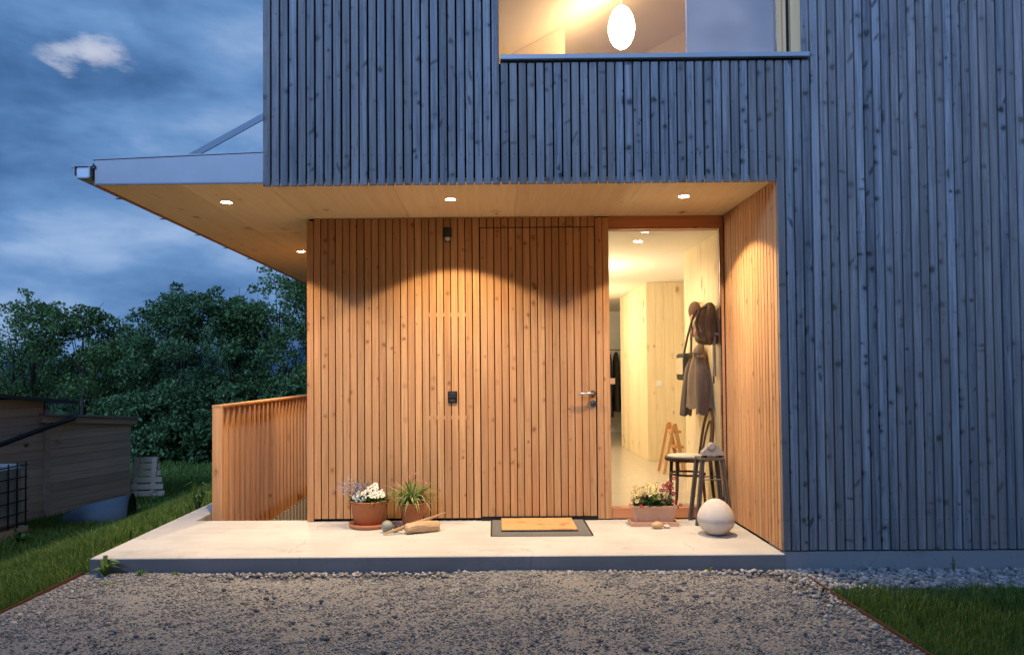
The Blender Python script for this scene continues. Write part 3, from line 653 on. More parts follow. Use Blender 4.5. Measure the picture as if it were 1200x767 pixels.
t = thing('pendant_lamp', 'glowing white egg shaped pendant behind the upstairs window', 'lamp', (1.132, 6.2, 4.23))
bm = bmesh.new(); lathe(bm, [(0.0, -0.188), (0.035, -0.180), (0.070, -0.150), (0.100, -0.095), (0.114, -0.03), (0.112, 0.03), (0.096, 0.095), (0.068, 0.148), (0.034, 0.180), (0.0, 0.19)], 28); obj('lamp_shade', bm, PEND, t, smooth=True)
bm = bmesh.new(); tube(bm, [(0, 0, 0.18), (0, 0, 0.41)], 0.003, 6); obj('cord', bm, WHITE, t)

t = thing('wall_sensor_light', 'small black motion sensor high on the slatted wall under the ceiling', 'motion sensor', (-0.383, DW - 0.001, 2.385))
obj('housing', bx(-0.032, 0.032, -0.05, 0.0, -0.028, 0.055, 0.005), BLACK, t)
obj('arm', bx(-0.024, 0.024, -0.022, 0.0, -0.06, -0.027, 0.003), BLACK, t)
bm = bmesh.new(); lathe(bm, [(0.0, -0.030), (0.012, -0.027), (0.021, -0.016), (0.024, 0.0), (0.0, 0.0)], 20); obj('lens', bm, plain('milky_lens', (0.55, 0.53, 0.50), 0.3), t, (0, -0.028, -0.028), smooth=True)
t = thing('doorbell', 'small square black intercom in the middle of the slatted wall', 'doorbell', (-0.353, DW - 0.001, 1.027))
obj('back_plate', bx(-0.039, 0.039, -0.012, 0.0, -0.046, 0.05, 0.004), BLACK, t)
obj('button', bx(-0.028, 0.028, -0.018, -0.011, -0.008, 0.036, 0.003), plain('dark_grey_button', (0.03, 0.03, 0.034), 0.3), t)
obj('speaker_grille', bx(-0.02, 0.02, -0.0135, -0.0115, -0.034, -0.018), plain('grey_grille', (0.05, 0.05, 0.055), 0.4), t)

# ================================================================== things on the slab
LEAF = leafmat('dark_green_leaf', (0.025, 0.06, 0.012), (0.07, 0.14, 0.03), third=(0.12, 0.19, 0.05))
SPID = leafmat('striped_spider_leaf', (0.10, 0.18, 0.03), (0.26, 0.34, 0.08), third=(0.58, 0.56, 0.28))
PETW = leafmat('white_petal', (0.78, 0.77, 0.70), (0.86, 0.86, 0.82), trans=0.2)
PETY = leafmat('yellow_petal', (0.70, 0.52, 0.09), (0.80, 0.68, 0.25), third=(0.82, 0.76, 0.45))
PETR = leafmat('wine_red_petal', (0.14, 0.008, 0.025), (0.26, 0.015, 0.04), third=(0.40, 0.05, 0.09))
PETP = leafmat('pink_petal', (0.45, 0.16, 0.16), (0.60, 0.28, 0.24))
PETB = leafmat('lilac_blue_petal', (0.24, 0.27, 0.46), (0.42, 0.44, 0.62))
EYE = plain('yellow_flower_eye', (0.62, 0.40, 0.04), 0.8)
def pot_profile(r0, r1, h, rim, th):
    return [(0.0, 0.0), (r0, 0.0), (r1 - 0.004, h - rim), (r1 + 0.006, h - rim + 0.004), (r1 + 0.008, h - 0.004), (r1 + 0.004, h), (r1 - th, h), (r1 - th - 0.004, h - 0.03), (0.0, h - 0.03)]
def flower_me(name, r, n_, m, cup=0.25, wd=0.42):
    bm = bmesh.new()
    for j in range(n_):
        a_ = 2 * PI * j / n_; ca, sa = math.cos(a_), math.sin(a_); p_ = lambda rr, tt, zz: bm.verts.new((rr * ca - tt * sa, rr * sa + tt * ca, zz))
        bm.faces.new((p_(0.15 * r, -0.05 * r, 0), p_(0.7 * r, -wd * r * .62, cup * r * .6), p_(r, 0, cup * r), p_(0.7 * r, wd * r * .62, cup * r * .6), p_(0.15 * r, 0.05 * r, 0)))
    me = bpy.data.meshes.new(name); bm.to_mesh(me); bm.free(); me.materials.append(m); return me
def eye_me(name, r, m):
    bm = bmesh.new(); lathe(bm, [(0.0, 0.5 * r), (0.7 * r, 0.35 * r), (r, 0.0), (0.0, -0.2 * r)], 10); me = bpy.data.meshes.new(name); bm.to_mesh(me); bm.free(); me.materials.append(m); return me
def leafy(n_, rx, ry, h, ln, wd, seed, up=0.6, z0=0.0):
    q = random.Random(seed); bm = bmesh.new()
    for _ in range(n_):
        a_ = q.uniform(0, 2 * PI); rr = math.sqrt(q.random()); z_ = z0 + h * q.random() * (1 - 0.55 * rr * rr)
        p0 = Vector((rx * rr * math.cos(a_), ry * rr * math.sin(a_), z_)); d_ = Vector((math.cos(a_ + q.uniform(-.9, .9)), math.sin(a_ + q.uniform(-.9, .9)), q.uniform(-0.3, up * 1.6))).normalized()
        l_ = ln * q.uniform(.6, 1.3); blade(bm, p0, p0 + d_ * l_ * .5 + Vector((0, 0, .006)), p0 + d_ * l_, wd * q.uniform(.6, 1.2))
    return bm

# terracotta pot of white daisies
t = thing('daisy_pot', 'large terracotta pot of white daisies and small lilac flowers by the house corner', 'potted plant', (-1.022, 5.80, 0.0))
bm = bmesh.new(); lathe(bm, [(0.0, 0.0), (0.148, 0.0), (0.158, 0.006), (0.163, 0.034), (0.155, 0.036), (0.148, 0.014), (0.0, 0.012)], 36); obj('saucer', bm, TERRA, t, smooth=True)
bm = bmesh.new(); lathe(bm, [(r_, z_ + 0.013) for r_, z_ in pot_profile(0.120, 0.150, 0.20, 0.004, 0.014)], 40); obj('pot', bm, TERRA, t, smooth=True)
bm = bmesh.new(); lathe(bm, [(0.0, 0.192), (0.133, 0.190)], 24); obj('soil', bm, SOIL, t)
obj('foliage', leafy(520, 0.145, 0.13, 0.085, 0.05, 0.007, 3, z0=0.185), LEAF, t)
bm = bmesh.new(); q = random.Random(5)
for _ in range(46):
    a_ = q.uniform(0, 2 * PI); p0 = Vector((-0.09 + 0.05 * math.cos(a_), 0.05 * math.sin(a_), 0.20)); p2 = p0 + Vector((q.uniform(-0.13, 0.10), q.uniform(-0.08, 0.06), q.uniform(0.07, 0.19)))
    tube(bm, [p0, (p0 + p2) / 2 + Vector((0, 0, .02)), p2], [0.0014, 0.0011, 0.0008], 4)
obj('stems', bm, LEAF, t)
q = random.Random(6); bm = bmesh.new()
for _ in range(380):
    p0 = Vector((-0.115 + q.gauss(0, 0.065), q.gauss(-0.01, 0.05), 0.31 + q.gauss(0, 0.035)))
    if p0.x > 0.02: continue
    d_ = Vector((q.uniform(-1, 1), q.uniform(-1, 1), q.uniform(-.2, 1))).normalized() * 0.013; blade(bm, p0, p0 + d_ * .5, p0 + d_, 0.0052)
struct(obj('lilac_blossom', bm, PETB, t), 'stuff')
dm = flower_me('daisy', 0.0235, 14, PETW); de = eye_me('daisy_eye', 0.0085, EYE)
q = random.Random(9)
spots = [(-.075, -.09, .225), (-.045, -.105, .215), (-.10, -.07, .245), (-.06, -.075, .26), (-.03, -.08, .275), (0.0, -.085, .25), (0.035, -.085, .255), (.075, -.08, .25), (.055, -.06, .275), (.02, -.06, .285), (-.01, -.04, .29), (.09, -.05, .275), (.115, -.03, .265), (.065, -.02, .305), (.03, -.01, .315), (0.005, .0, .305), (.10, .0, .28), (-.075, -.05, .275), (.045, .04, .325), (.12, -.055, .25), (-.02, -.1, .24)]
for (x, y, z) in spots:
    f_ = obj('daisy', dm, None, t, (x, y, z), (0.75 + q.uniform(-.35, .35), q.uniform(-.4, .4), q.uniform(-.6, .6)))
    obj('eye', de, None, f_, (0, 0, 0.003))

# spider plant
t = thing('spider_plant_pot', 'small terracotta pot with a striped spider plant behind the driftwood', 'potted plant', (-0.677, 5.845, 0.0))
bm = bmesh.new(); lathe(bm, pot_profile(0.076, 0.112, 0.185, 0.004, 0.011), 36); obj('pot', bm, TERRA, t, smooth=True)
bm = bmesh.new(); lathe(bm, [(0.0, 0.166), (0.100, 0.165)], 24); obj('soil', bm, SOIL, t)
q = random.Random(12); bm = bmesh.new()
for _ in range(230):
    a_ = q.uniform(0, 2 * PI); rch = q.uniform(0.05, 0.25); hi = q.uniform(0.07, 0.21)
    p0 = Vector((0.03 * math.cos(a_) * q.random(), 0.03 * math.sin(a_) * q.random(), 0.165)); mid = p0 + Vector((rch * .5 * math.cos(a_), rch * .42 * math.sin(a_), hi)); end = p0 + Vector((rch * math.cos(a_), rch * .8 * math.sin(a_), hi * q.uniform(-0.5, 1.1)))
    if p0.y + end.y > 0.11: end.y *= 0.4; mid.y *= 0.6
    pts = [p0.lerp(mid, t_).lerp(mid.lerp(end, t_), t_) for t_ in (0, .25, .5, .75, 1)]
    s_ = Vector((-math.sin(a_), math.cos(a_), 0)) * q.uniform(.0045, .0075); prev = None
    for j, p_ in enumerate(pts):
        wj = (0.7, 1, 0.9, 0.6, 0.08)[j]; cur = (bm.verts.new(p_ - s_ * wj), bm.verts.new(p_ + s_ * wj))
        if prev: bm.faces.new((prev[0], prev[1], cur[1], cur[0]))
        prev = cur
obj('foliage', bm, SPID, t)
bm = bmesh.new(); heads = []
for (x, y, z) in ((.02, -.02, .40), (-.06, -.05, .345), (-.13, -.06, .32), (-.02, .02, .37), (.08, -.03, .355), (.12, -.05, .33), (.16, -.06, .27), (-.16, -.07, .25), (.17, -.08, .22), (.12, -.09, .15), (.06, -.12, .10)):
    tube(bm, [(0, 0, .165), (x * .4, y * .5, .17 + (z - .16) * .85 + .04), (x, y, z)], [.0018, .0015, .001], 5); heads.append((x, y, z))
obj('runner', bm, SPID, t)
for h_ in heads[:9]:
    obj('plantlet', leafy(16, .008, .008, .01, .035, .0022, int(h_[2] * 1000), 0.5), PETP if h_[2] > .3 else SPID, t, h_)

# ball, cones, driftwood log and stick
bm = bmesh.new(); bmesh.ops.create_uvsphere(bm, u_segments=28, v_segments=18, radius=0.046)
tag(obj('stone_ball', bm, plain('grey_green_glaze', (0.27, 0.27, 0.22), 0.35, var=0.25, scale=25), None, (-0.842, 5.575, 0.046), smooth=True), 'small shiny grey green ball in front of the large daisy pot', 'ball')
CONE = plain('brown_cone_scale', (0.17, 0.075, 0.035), 0.8, var=0.3, scale=80)
for n_, (x, y, r_, lab) in enumerate(((-0.775, 5.585, 0.026, 'reddish brown dried cone touching the grey green ball'), (-0.748, 5.655, 0.020, 'smaller dried cone lying behind its larger neighbour near the stick'))):
    q = random.Random(40 + n_); bm = bmesh.new(); bmesh.ops.create_icosphere(bm, subdivisions=2, radius=r_ * .75)
    for j in range(40):
        ph = j * 2.4; z_ = 1 - 2 * (j + .5) / 40; rr = math.sqrt(1 - z_ * z_); d_ = Vector((rr * math.cos(ph), rr * math.sin(ph), z_)); blade(bm, d_ * r_ * .6, d_ * r_ * .9, d_ * r_ * 1.12 + Vector((0, 0, r_ * .15)), r_ * .28)
    tag(obj('pine_cone', bm, CONE, None, (x, y, r_)), lab, 'cone', 'dried cones by the pots')
DRIFT = wood('driftwood', (0.40, 0.25, 0.13), (0.56, 0.38, 0.21), (0.16, 0.09, 0.05), axis=0, knots=0.2, kscale=20)
def lump_tube(bm, pts, rads, seg, seed, jit=0.12, flat=1.0):
    tube(bm, pts, rads, seg); q = random.Random(seed)
    for v_ in bm.verts: v_.co += Vector((q.uniform(-1, 1), q.uniform(-1, 1), q.uniform(-1, 1))) * jit * min(rads)
bm = bmesh.new(); lump_tube(bm, [(-.135, -.028, 0), (-.125, -.025, 0), (-.05, -.012, .004), (.05, .012, .003), (.122, .028, 0), (.135, .030, 0)], [.028, .038, .042, .043, .038, .027], 12, 3, .22)
tag(obj('driftwood_log', bm, DRIFT, None, (-0.567, 5.565, 0.040), (0, 0, 0.22)), 'short thick driftwood log with the thin stick lying on it', 'log')
bm = bmesh.new(); lump_tube(bm, [(-.30, -.10, .010), (-.2, -.06, .036), (-.10, -.02, .062), (0.0, .02, .084), (.09, .04, .108), (.165, .06, .135)], [.008, .012, .014, .014, .009, .006], 8, 5, 0.25)
tag(obj('stick', bm, DRIFT, None, (-0.56, 5.585, 0.0), (0, 0, 0.05)), 'long thin crooked stick propped on the driftwood log', 'stick')

# mats
m, k = newmat('grey_mat_pile'); co = k.n('ShaderNodeTexCoord').outputs['Object']
wv = k.n('ShaderNodeTexWave', {'Vector': co, 'Scale': 42.0, 'Distortion': 0.4, 'Detail': 1.0}, bands_direction='Y').outputs[1]
finish(k, k.mix(k.math('MULTIPLY', wv, k.noise(co, 200, 2)), (0.17, 0.155, 0.13), (0.44, 0.40, 0.32)), 0.95, bump=wv, bstr=0.6, bdist=0.004); MATG = m
mt = thing('ribbed_mat', 'large flat grey ribbed mat lying at the front door', 'doormat', (0.345, 5.685, 0.0))
obj('mat_base', bx(-0.384, 0.384, -0.285, 0.280, 0.001, 0.007, 0.002), MATG, mt)
ribm = mesh_from('mat_rib', [(x, y, z) for x in (-.372, .372) for y in (-.004, .004) for z in (0, .0035)], [(0, 1, 3, 2), (4, 6, 7, 5), (0, 4, 5, 1), (2, 3, 7, 6), (0, 2, 6, 4), (1, 5, 7, 3)]); ribm.materials.append(MATG)
for i in range(36): inst(ribm, 'rib', None, mt, (0, -0.272 + 0.0156 * i, 0.0068))
bd = bmesh.new()
for s_ in (-1, 1): box(bd, s_ * .38 - .005, s_ * .38 + .005, -.284, .279, .0068, .0115)
obj('border', bd, BLACK, mt)
m, k = newmat('coir_pile'); co = k.n('ShaderNodeTexCoord').outputs['Object']
fb = k.noise(co, 260, 3, 0.7); bl = k.noise(k.scale(co, (7, 12, 1)), 1.0, 2)
c_ = k.mix(fb, (0.42, 0.26, 0.105), (0.66, 0.45, 0.21)); c_ = k.mix(k.math('MULTIPLY', k.smooth(bl, 0.54, 0.64), 0.55), c_, (0.36, 0.13, 0.07))
finish(k, c_, 1.0, bump=fb, bstr=0.9, bdist=0.006, spec=0.05); COIR = m
ct = thing('coir_doormat', 'yellow brown coir doormat with faded reddish print on top of the grey mat', 'doormat', (0.335, 5.735, 0.0125))
obj('pile', bx(-0.292, 0.292, -0.215, 0.215, 0.002, 0.017, 0.005), COIR, ct)
obj('backing', bx(-0.293, 0.293, -0.216, 0.216, 0.0, 0.003), BLACK, ct)

# flower trough
t = thing('flower_trough', 'pale terracotta trough of yellow and wine red pansies before the glass', 'potted plant', (1.262, 5.79, 0.0))
bm = bmesh.new(); box(bm, -0.185, 0.185, -0.075, 0.075, 0.0, 0.012); 
for x0, x1, y0, y1 in ((-.19, .19, -.080, -.070), (-.19, .19, .070, .080), (-.19, -.178, -.0698, .0698), (.178, .19, -.0698, .0698)): box(bm, x0, x1, y0, y1, 0.0, 0.034, 0.002)
obj('saucer', bm, TERRAP, t)
bm = bmesh.new(); a_ = [bm.verts.new((sx * x, sy * y, z)) for (x, y, z) in ((.145, .052, .014), (.165, .066, .135), (.176, .074, .138), (.178, .076, .160), (.160, .060, .160), (.158, .058, .140)) for sx, sy in ((-1, -1), (1, -1), (1, 1), (-1, 1))]
for r_ in range(5):
    for j in range(4): bm.faces.new((a_[r_ * 4 + j], a_[r_ * 4 + (j + 1) % 4], a_[r_ * 4 + 4 + (j + 1) % 4], a_[r_ * 4 + 4 + j]))
bm.faces.new(a_[0:4][::-1]); obj('pot', bm, TERRAP, t)
bm = bmesh.new(); box(bm, -.156, .156, -.057, .057, .10, .141); obj('soil', bm, SOIL, t)
obj('foliage', leafy(420, .16, .06, .11, .040, .008, 21, z0=.14), LEAF, t)
obj('foliage', leafy(150, .05, .05, .10, .05, .013, 22, z0=.14), LEAF, t)
q = random.Random(31); bm = bmesh.new(); yl = []; rd = []
for _ in range(62): yl.append((q.uniform(-.185, .05), q.uniform(-.085, .03), .185 + q.uniform(0, .12) + (.06 * q.random() if q.random() < .4 else 0)))
for _ in range(17): rd.append((q.uniform(.055, .165), q.uniform(-.07, .02), .18 + q.uniform(0, .17)))
rd += [(-.11, -.085, .165), (.175, -.07, .15), (.16, -.05, .375), (.145, -.03, .33), (.205, -.06, .165)]
for p_ in yl + rd: tube(bm, [(p_[0] * .85, p_[1] * .6, .14), (p_[0] * .9, p_[1] * .8 + .01, (.14 + p_[2]) / 2 + .01), p_], [.0013, .0011, .0009], 4, False)
obj('stems', bm, LEAF, t)
pm = flower_me('pansy', 0.0180, 5, PETR, 0.15, 0.75); ym = flower_me('yellow_flower', 0.0190, 6, PETY, 0.3, 0.6); em = eye_me('flower_eye', 0.004, EYE); km_ = flower_me('pink_flower', 0.013, 5, PETP, 0.2, 0.7)
for j, p_ in enumerate(yl): obj('flower', km_ if j % 7 == 3 else ym, None, t, p_, (0.8 + q.uniform(-.6, .6), q.uniform(-.6, .6), q.uniform(0, 6)))
for p_ in rd:
    f_ = obj('flower', pm, None, t, p_, (1.1 + q.uniform(-.4, .4), q.uniform(-.5, .5), q.uniform(-.5, .5))); obj('eye', em, None, f_, (0, 0, .002))
# pebbles before the trough
def pebble(name, r_, m, loc, rz, lab, cat):
    bm = bmesh.new(); bmesh.ops.create_icosphere(bm, subdivisions=3, radius=1.0)
    for v_ in bm.verts: v_.co = Vector((v_.co.x * r_[0], v_.co.y * r_[1], v_.co.z * r_[2] * (1 + .12 * math.sin(v_.co.x * 3 + 1))))
    return tag(obj(name, bm, m, None, loc, (0, 0, rz), smooth=True), lab, cat)
pebble('pebble', (.048, .033, .027), plain('tan_pebble', (0.55, 0.36, 0.18), 0.6), (1.262, 5.645, .027), .2, 'rounded tan pebble in front of the flower trough', 'stone')
pebble('shell', (.030, .018, .014), plain('cream_shell', (0.66, 0.55, 0.40), 0.5), (1.337, 5.655, .014), -.6, 'small cream shell lying right of the tan pebble', 'shell')
pebble('flat_stone', (.026, .02, .014), plain('yellow_stone', (0.62, 0.47, 0.16), 0.6), (1.262, 5.685, .014), .9, 'tiny yellowish stone between tan pebble and flower trough', 'stone')

# egg shaped stone
m, k = newmat('cast_stone'); co = k.n('ShaderNodeTexCoord').outputs['Object']
z_ = k.n('ShaderNodeSeparateXYZ', {0: co}).outputs[2]
band = k.smooth(k.math('ABSOLUTE', k.math('ADD', k.math('SUBTRACT', z_, -0.008), k.math('MULTIPLY', k.math('SUBTRACT', k.noise(co, 9, 2), .5), .02))), 0.022, 0.006)
c_ = k.mix(k.noise(co, 18, 5, .65), (0.50, 0.45, 0.38), (0.64, 0.59, 0.52)); c_ = k.mix(k.math('MULTIPLY', band, .45), c_, (0.36, 0.32, 0.29))
vo = k.n('ShaderNodeTexVoronoi', {'Vector': co, 'Scale': 60.0}); c_ = k.mix(k.math('MULTIPLY', k.smooth(vo.outputs['Distance'], .16, .08), .25), c_, (.25, .22, .19))
finish(k, c_, 0.9, bump=k.math('SUBTRACT', k.noise(co, 90, 4), k.smooth(vo.outputs['Distance'], .16, .06)), bstr=0.35, bdist=0.003)
bm = bmesh.new(); pr = []
for j in range(25):
    a_ = -PI / 2 + PI * j / 24; zz = math.sin(a_); rr = math.cos(a_) * (1 - 0.16 * max(zz, 0) ** 1.4) ; pr.append((0.137 * rr, 0.137 * zz * (1.08 if zz > 0 else 0.93)))
pr = [(r_, max(z_, -0.121)) for r_, z_ in pr]; lathe(bm, pr, 40)
tag(obj('stone_egg', bm, m, None, (1.655, 5.43, 0.121), smooth=True), 'big cream egg shaped stone on the slab in front of the black stool', 'stone egg')

# iron stool with a grey gabled stone on it
sx0, sy0 = 1.737, 5.845
st = thing('iron_stool', 'tall narrow dark metal stool with splayed legs beside the reveal', 'stool', (sx0, sy0, 0.0))
fr = bmesh.new()
for y0, y1 in ((-.088, -.070), (.070, .088)): box(fr, -.098, .098, y0, y1, .512, .530, .001)
for x0, x1 in ((-.098, -.080), (.080, .098)): box(fr, x0, x1, -.0695, .0695, .5125, .5295)
obj('top_frame', fr, IRON, st); obj('seat', bx(-.0795, .0795, -.0695, .0695, .520, .5285, .001), IRON, st)
for ax in (-1, 1):
    for ay in (-1, 1):
        bm = bmesh.new(); tube(bm, [(ax * .088, ay * .078, .512), (ax * .142, ay * .105, 0.0)], 0.012, 4); tube(bm, [(ax * .068, ay * .078, .512), (ax * .124, ay * .105, 0.0)], 0.008, 4)
        obj('leg', bm, IRON, st)
bm = bmesh.new()
for ay in (-1, 1): tube(bm, [(-.10, ay * .086, .36), (.10, ay * .086, .36)], .005, 4)
obj('stretcher', bm, IRON, st)
gs = thing('gabled_stone', 'grey gable shaped stone with an iron ring standing on the black stool', 'ornament', (sx0 + .012, sy0 - .02, .5305))
obj('stone_body', prism([(-.088, .018), (.088, .018), (.090, .040), (.012, .118), (-.006, .118), (-.082, .045)], -.035, .035), plain('grey_felted_stone', (0.30, 0.27, 0.23), .95, var=.2, scale=40), gs)
bm = bmesh.new(); box(bm, -.075, -.045, -.03, .03, 0, .0175); box(bm, .045, .075, -.03, .03, 0, .0175); obj('foot', bm, BLACK, gs)
bm = bmesh.new(); tube(bm, [(-.012 + .034 * math.cos(a_), -.0375, .098 + .034 * math.sin(a_)) for a_ in [PI * 1.02 + PI * .98 * j / 12 for j in range(13)]], .0022, 6); obj('ring', bm, IRON, gs)

# ================================================================== inside the hall
DWOOD = wood('dark_bentwood', (0.075, 0.04, 0.022), (0.13, 0.075, 0.042), (.05, .03, .02), knots=0)
CANE = plain('pale_seat_pad', (0.66, 0.62, 0.53), .9, scale=60)
ch = thing('bentwood_chair', 'dark bentwood chair with hooped back inside the hall behind the glass', 'chair', (1.705, 6.40, 0.02))
bm = bmesh.new(); lathe(bm, [(0, .418), (.185, .418), (.197, .425), (.197, .447), (.188, .452), (0, .452)], 36); obj('seat_ring', bm, DWOOD, ch, smooth=False)
bm = bmesh.new(); lathe(bm, [(0, .4525), (.176, .4525), (.170, .462), (0, .466)], 32); obj('seat_pad', bm, CANE, ch, smooth=True)
for a_, sp in ((PI - .75, .205), (PI + .75, .205)):
    bm = bmesh.new(); c_, s_ = math.cos(a_), math.sin(a_); tube(bm, [(.155 * c_, .155 * s_, .42), (.165 * c_, .165 * s_, .25), (.175 * c_, .175 * s_, .1), (.215 * c_, .215 * s_, 0)], [.016, .015, .013, .010], 10); obj('leg', bm, DWOOD, ch, smooth=True)
for s_ in (-1, 1):
    bm = bmesh.new(); tube(bm, [(.165, .130 * s_, .44), (.175, .138 * s_, .25), (.198, .15 * s_, 0)], [.016, .015, .011], 10); obj('leg', bm, DWOOD, ch, smooth=True)
bm = bmesh.new(); tube(bm, [(.150 * math.cos(2 * PI * j / 28), .150 * math.sin(2 * PI * j / 28), .30) for j in range(29)], .0095, 8); obj('stretcher_ring', bm, DWOOD, ch, smooth=True)
for nm, wd_, h_ in (('back_hoop', .165, .43), ('inner_hoop', .095, .32)):
    bm = bmesh.new(); tube(bm, [(.155 + .055 * max(0, math.sin(a_)) ** .7, wd_ * math.cos(a_), .44 + h_ * max(0, math.sin(a_)) ** .75) for a_ in [PI * j / 20 for j in range(21)]], .0125 if nm == 'back_hoop' else .010, 10); obj(nm, bm, DWOOD, ch, smooth=True)

def cloth(name, rings, m, parent=None, loc=(0, 0, 0), seg=26, fold=0.012, seed=1, nf=7):
    """hanging cloth: closed rings down the fall (z, cy, cx, half width y, half depth x), folds run downwards"""
    bm = bmesh.new(); q = random.Random(seed); ph = [q.uniform(0, 6) for _ in range(4)]; prev = None
    for i, (z, cy_, cx_, hy, hx) in enumerate(rings):
        am = fold * i / (len(rings) - 1); cur = []
        for j in range(seg):
            a_ = 2 * PI * j / seg; r_ = am * (math.sin(nf * a_ + ph[0] + z * 3) + .6 * math.sin((nf * 2 - 3) * a_ + ph[1] - z * 5))
            cur.append(bm.verts.new((cx_ + (hx + r_) * math.cos(a_), cy_ + (hy + r_) * math.sin(a_), z + .010 * math.sin(3 * a_ + ph[2]) * (i == len(rings) - 1))))
        if prev:
            for j in range(seg): bm.faces.new((prev[j], prev[(j + 1) % seg], cur[(j + 1) % seg], cur[j]))
        else: bm.faces.new(cur)
        prev = cur
    return obj(name, bm, m, parent, loc, smooth=True)
COATM = plain('faded_brown_canvas', (0.20, 0.15, 0.11), .95, var=.3, scale=18, bstr=.3)
COATD = plain('dark_brown_canvas', (0.14, 0.108, 0.085), .95, var=.3, scale=18)
HX = XR + 0.008
peg = bmesh.new(); tube(peg, [(0, 0, 0), (-.05, 0, .012)], [.008, .010], 8); pegm = bpy.data.meshes.new('coat_peg'); peg.to_mesh(pegm); peg.free(); pegm.materials.append(SPRUCE)
for n_, (y_, z_, lab) in enumerate(((6.60, 1.475, 'wooden wall peg carrying the brown jacket in the hall'), (6.80, 1.70, 'wooden wall peg carrying the cream shoulder bag in the hall'), (6.27, 1.79, 'wooden wall peg holding the dark rucksack in the hall'), (6.70, 1.86, 'wooden wall peg holding the brown cap in the hall'))):
    tag(obj('wall_peg', pegm, None, None, (HX, y_, z_)), lab, 'peg', 'pegs on the hall wall')
ct_ = thing('jacket', 'long brown jacket hanging on the hall wall behind the glass', 'jacket', (HX, 6.60, 0.935))
cloth('body', [(.535, -.03, -.045, .02, .02), (.47, -.02, -.055, .07, .035), (.38, .0, -.06, .14, .05), (.25, .0, -.065, .20, .06), (.1, .0, -.07, .20, .062), (.02, -.02, -.07, .195, .06), (-.05, -.03, -.07, .20, .06)], COATM, ct_, seg=44, fold=.034, seed=4, nf=6)
cloth('sleeve', [(.42, .10, -.065, .04, .04), (.33, .17, -.085, .06, .05), (.15, .225, -.095, .07, .055), (0, .265, -.105, .062, .05), (-.13, .285, -.11, .055, .046)], COATD, ct_, seg=16, fold=.010, seed=5, nf=4)
cloth('sleeve', [(.42, -.10, -.065, .04, .04), (.33, -.15, -.085, .055, .05), (.15, -.19, -.095, .06, .052), (.02, -.225, -.10, .052, .05), (-.09, -.235, -.105, .048, .046)], COATD, ct_, seg=16, fold=.010, seed=6, nf=4)
cloth('collar', [(.56, -.03, -.04, .012, .012), (.54, -.03, -.045, .03, .025), (.49, -.025, -.06, .075, .042), (.45, -.02, -.066, .085, .048)], COATD, ct_, seg=18, fold=.006, seed=7)
bg = thing('shoulder_bag', 'cream messenger bag with dark flap hanging by its strap in the hall', 'bag', (HX - .02, 7.02, 1.14))
STRAP = plain('charcoal_webbing', (.035, .032, .03), .9); BAGC = plain('cream_canvas', (.52, .43, .28), .9, var=.25, scale=12)
bm = bmesh.new(); box(bm, -.10, -.01, -.15, .15, .0, .26, .015); obj('pouch', bm, STRAP, bg)
obj('front_panel', bx(-.112, -.1005, -.125, .125, .055, .215, .004), BAGC, bg)
for y_ in (-.13, .14):
    bm = bmesh.new(); tube(bm, [(-.05, y_, .25), (-.045, y_ * .5 - .06, .42), (-.035, -.145, .575)], .020, 6); o_ = obj('strap', bm, STRAP, bg); o_.scale = (.5, 1, 1)
obj('buckle', bx(-.075, -.06, .02, .06, .335, .36), INOX, bg)
CAPM = plain('brown_felt', (.11, .06, .045), .95, var=.2)
cp = thing('cap', 'dark reddish brown cap hung uppermost on the hall wall', 'cap', (HX - .06, 6.70, 1.79))
bm = bmesh.new(); bmesh.ops.create_uvsphere(bm, u_segments=20, v_segments=14, radius=1); bmesh.ops.scale(bm, vec=(.055, .095, .088), verts=bm.verts); obj('crown', bm, CAPM, cp, smooth=True)
bm = bmesh.new(); bmesh.ops.create_uvsphere(bm, u_segments=18, v_segments=10, radius=1); bmesh.ops.scale(bm, vec=(.03, .05, .075), verts=bm.verts); obj('lining', bm, plain('salmon_lining', (.55, .17, .13), .9), cp, (-.02, -.03, -.09), smooth=True)
rk = thing('rucksack', 'dark rucksack with pink and cream pockets hung nearest the glass', 'rucksack', (HX - .01, 6.24, 1.46))
RM = plain('dark_brown_nylon', (.075, .05, .036), .7, var=.4, scale=30)
cloth('sack', [(.36, -.01, -.05, .02, .02), (.335, -.01, -.06, .06, .045), (.29, .0, -.07, .10, .065), (.22, .01, -.08, .12, .08), (.15, .015, -.08, .128, .085), (.08, .0, -.075, .13, .08), (.03, -.02, -.065, .10, .06), (.0, -.02, -.06, .04, .03)], RM, rk, seg=40, fold=.030, seed=9, nf=5)
for y_ in (-.05, .05):
    bm = bmesh.new(); tube(bm, [(-.06, y_, .33), (-.15, y_ * 1.3, .30), (-.19, y_ * 1.5, .18), (-.14, y_ * 1.2, .03)], [.010, .014, .014, .010], 6); obj('strap', bm, STRAP, rk, smooth=True)
bm = bmesh.new(); tube(bm, [(-.155, -.11, .10), (-.175, -.03, .205), (-.17, .06, .215), (-.14, .13, .12)], .0045, 6); obj('zip', bm, INOX, rk)
for y_, z_, sy_, sz_, mm in ((.06, .17, .065, .075, BAGC), (.10, .12, .05, .06, plain('olive_pocket', (.14, .12, .06), .9)), (.02, .10, .07, .05, plain('dusty_pink_pocket', (.45, .18, .15), .9)), (-.02, .05, .08, .045, plain('moss_pocket', (.11, .10, .045), .9))):
    bm = bmesh.new(); bmesh.ops.create_uvsphere(bm, u_segments=14, v_segments=9, radius=1); bmesh.ops.scale(bm, vec=(.045, sy_, sz_), verts=bm.verts); obj('pocket', bm, mm, rk, (-.14, y_, z_), (.3, 0, 0), smooth=True)
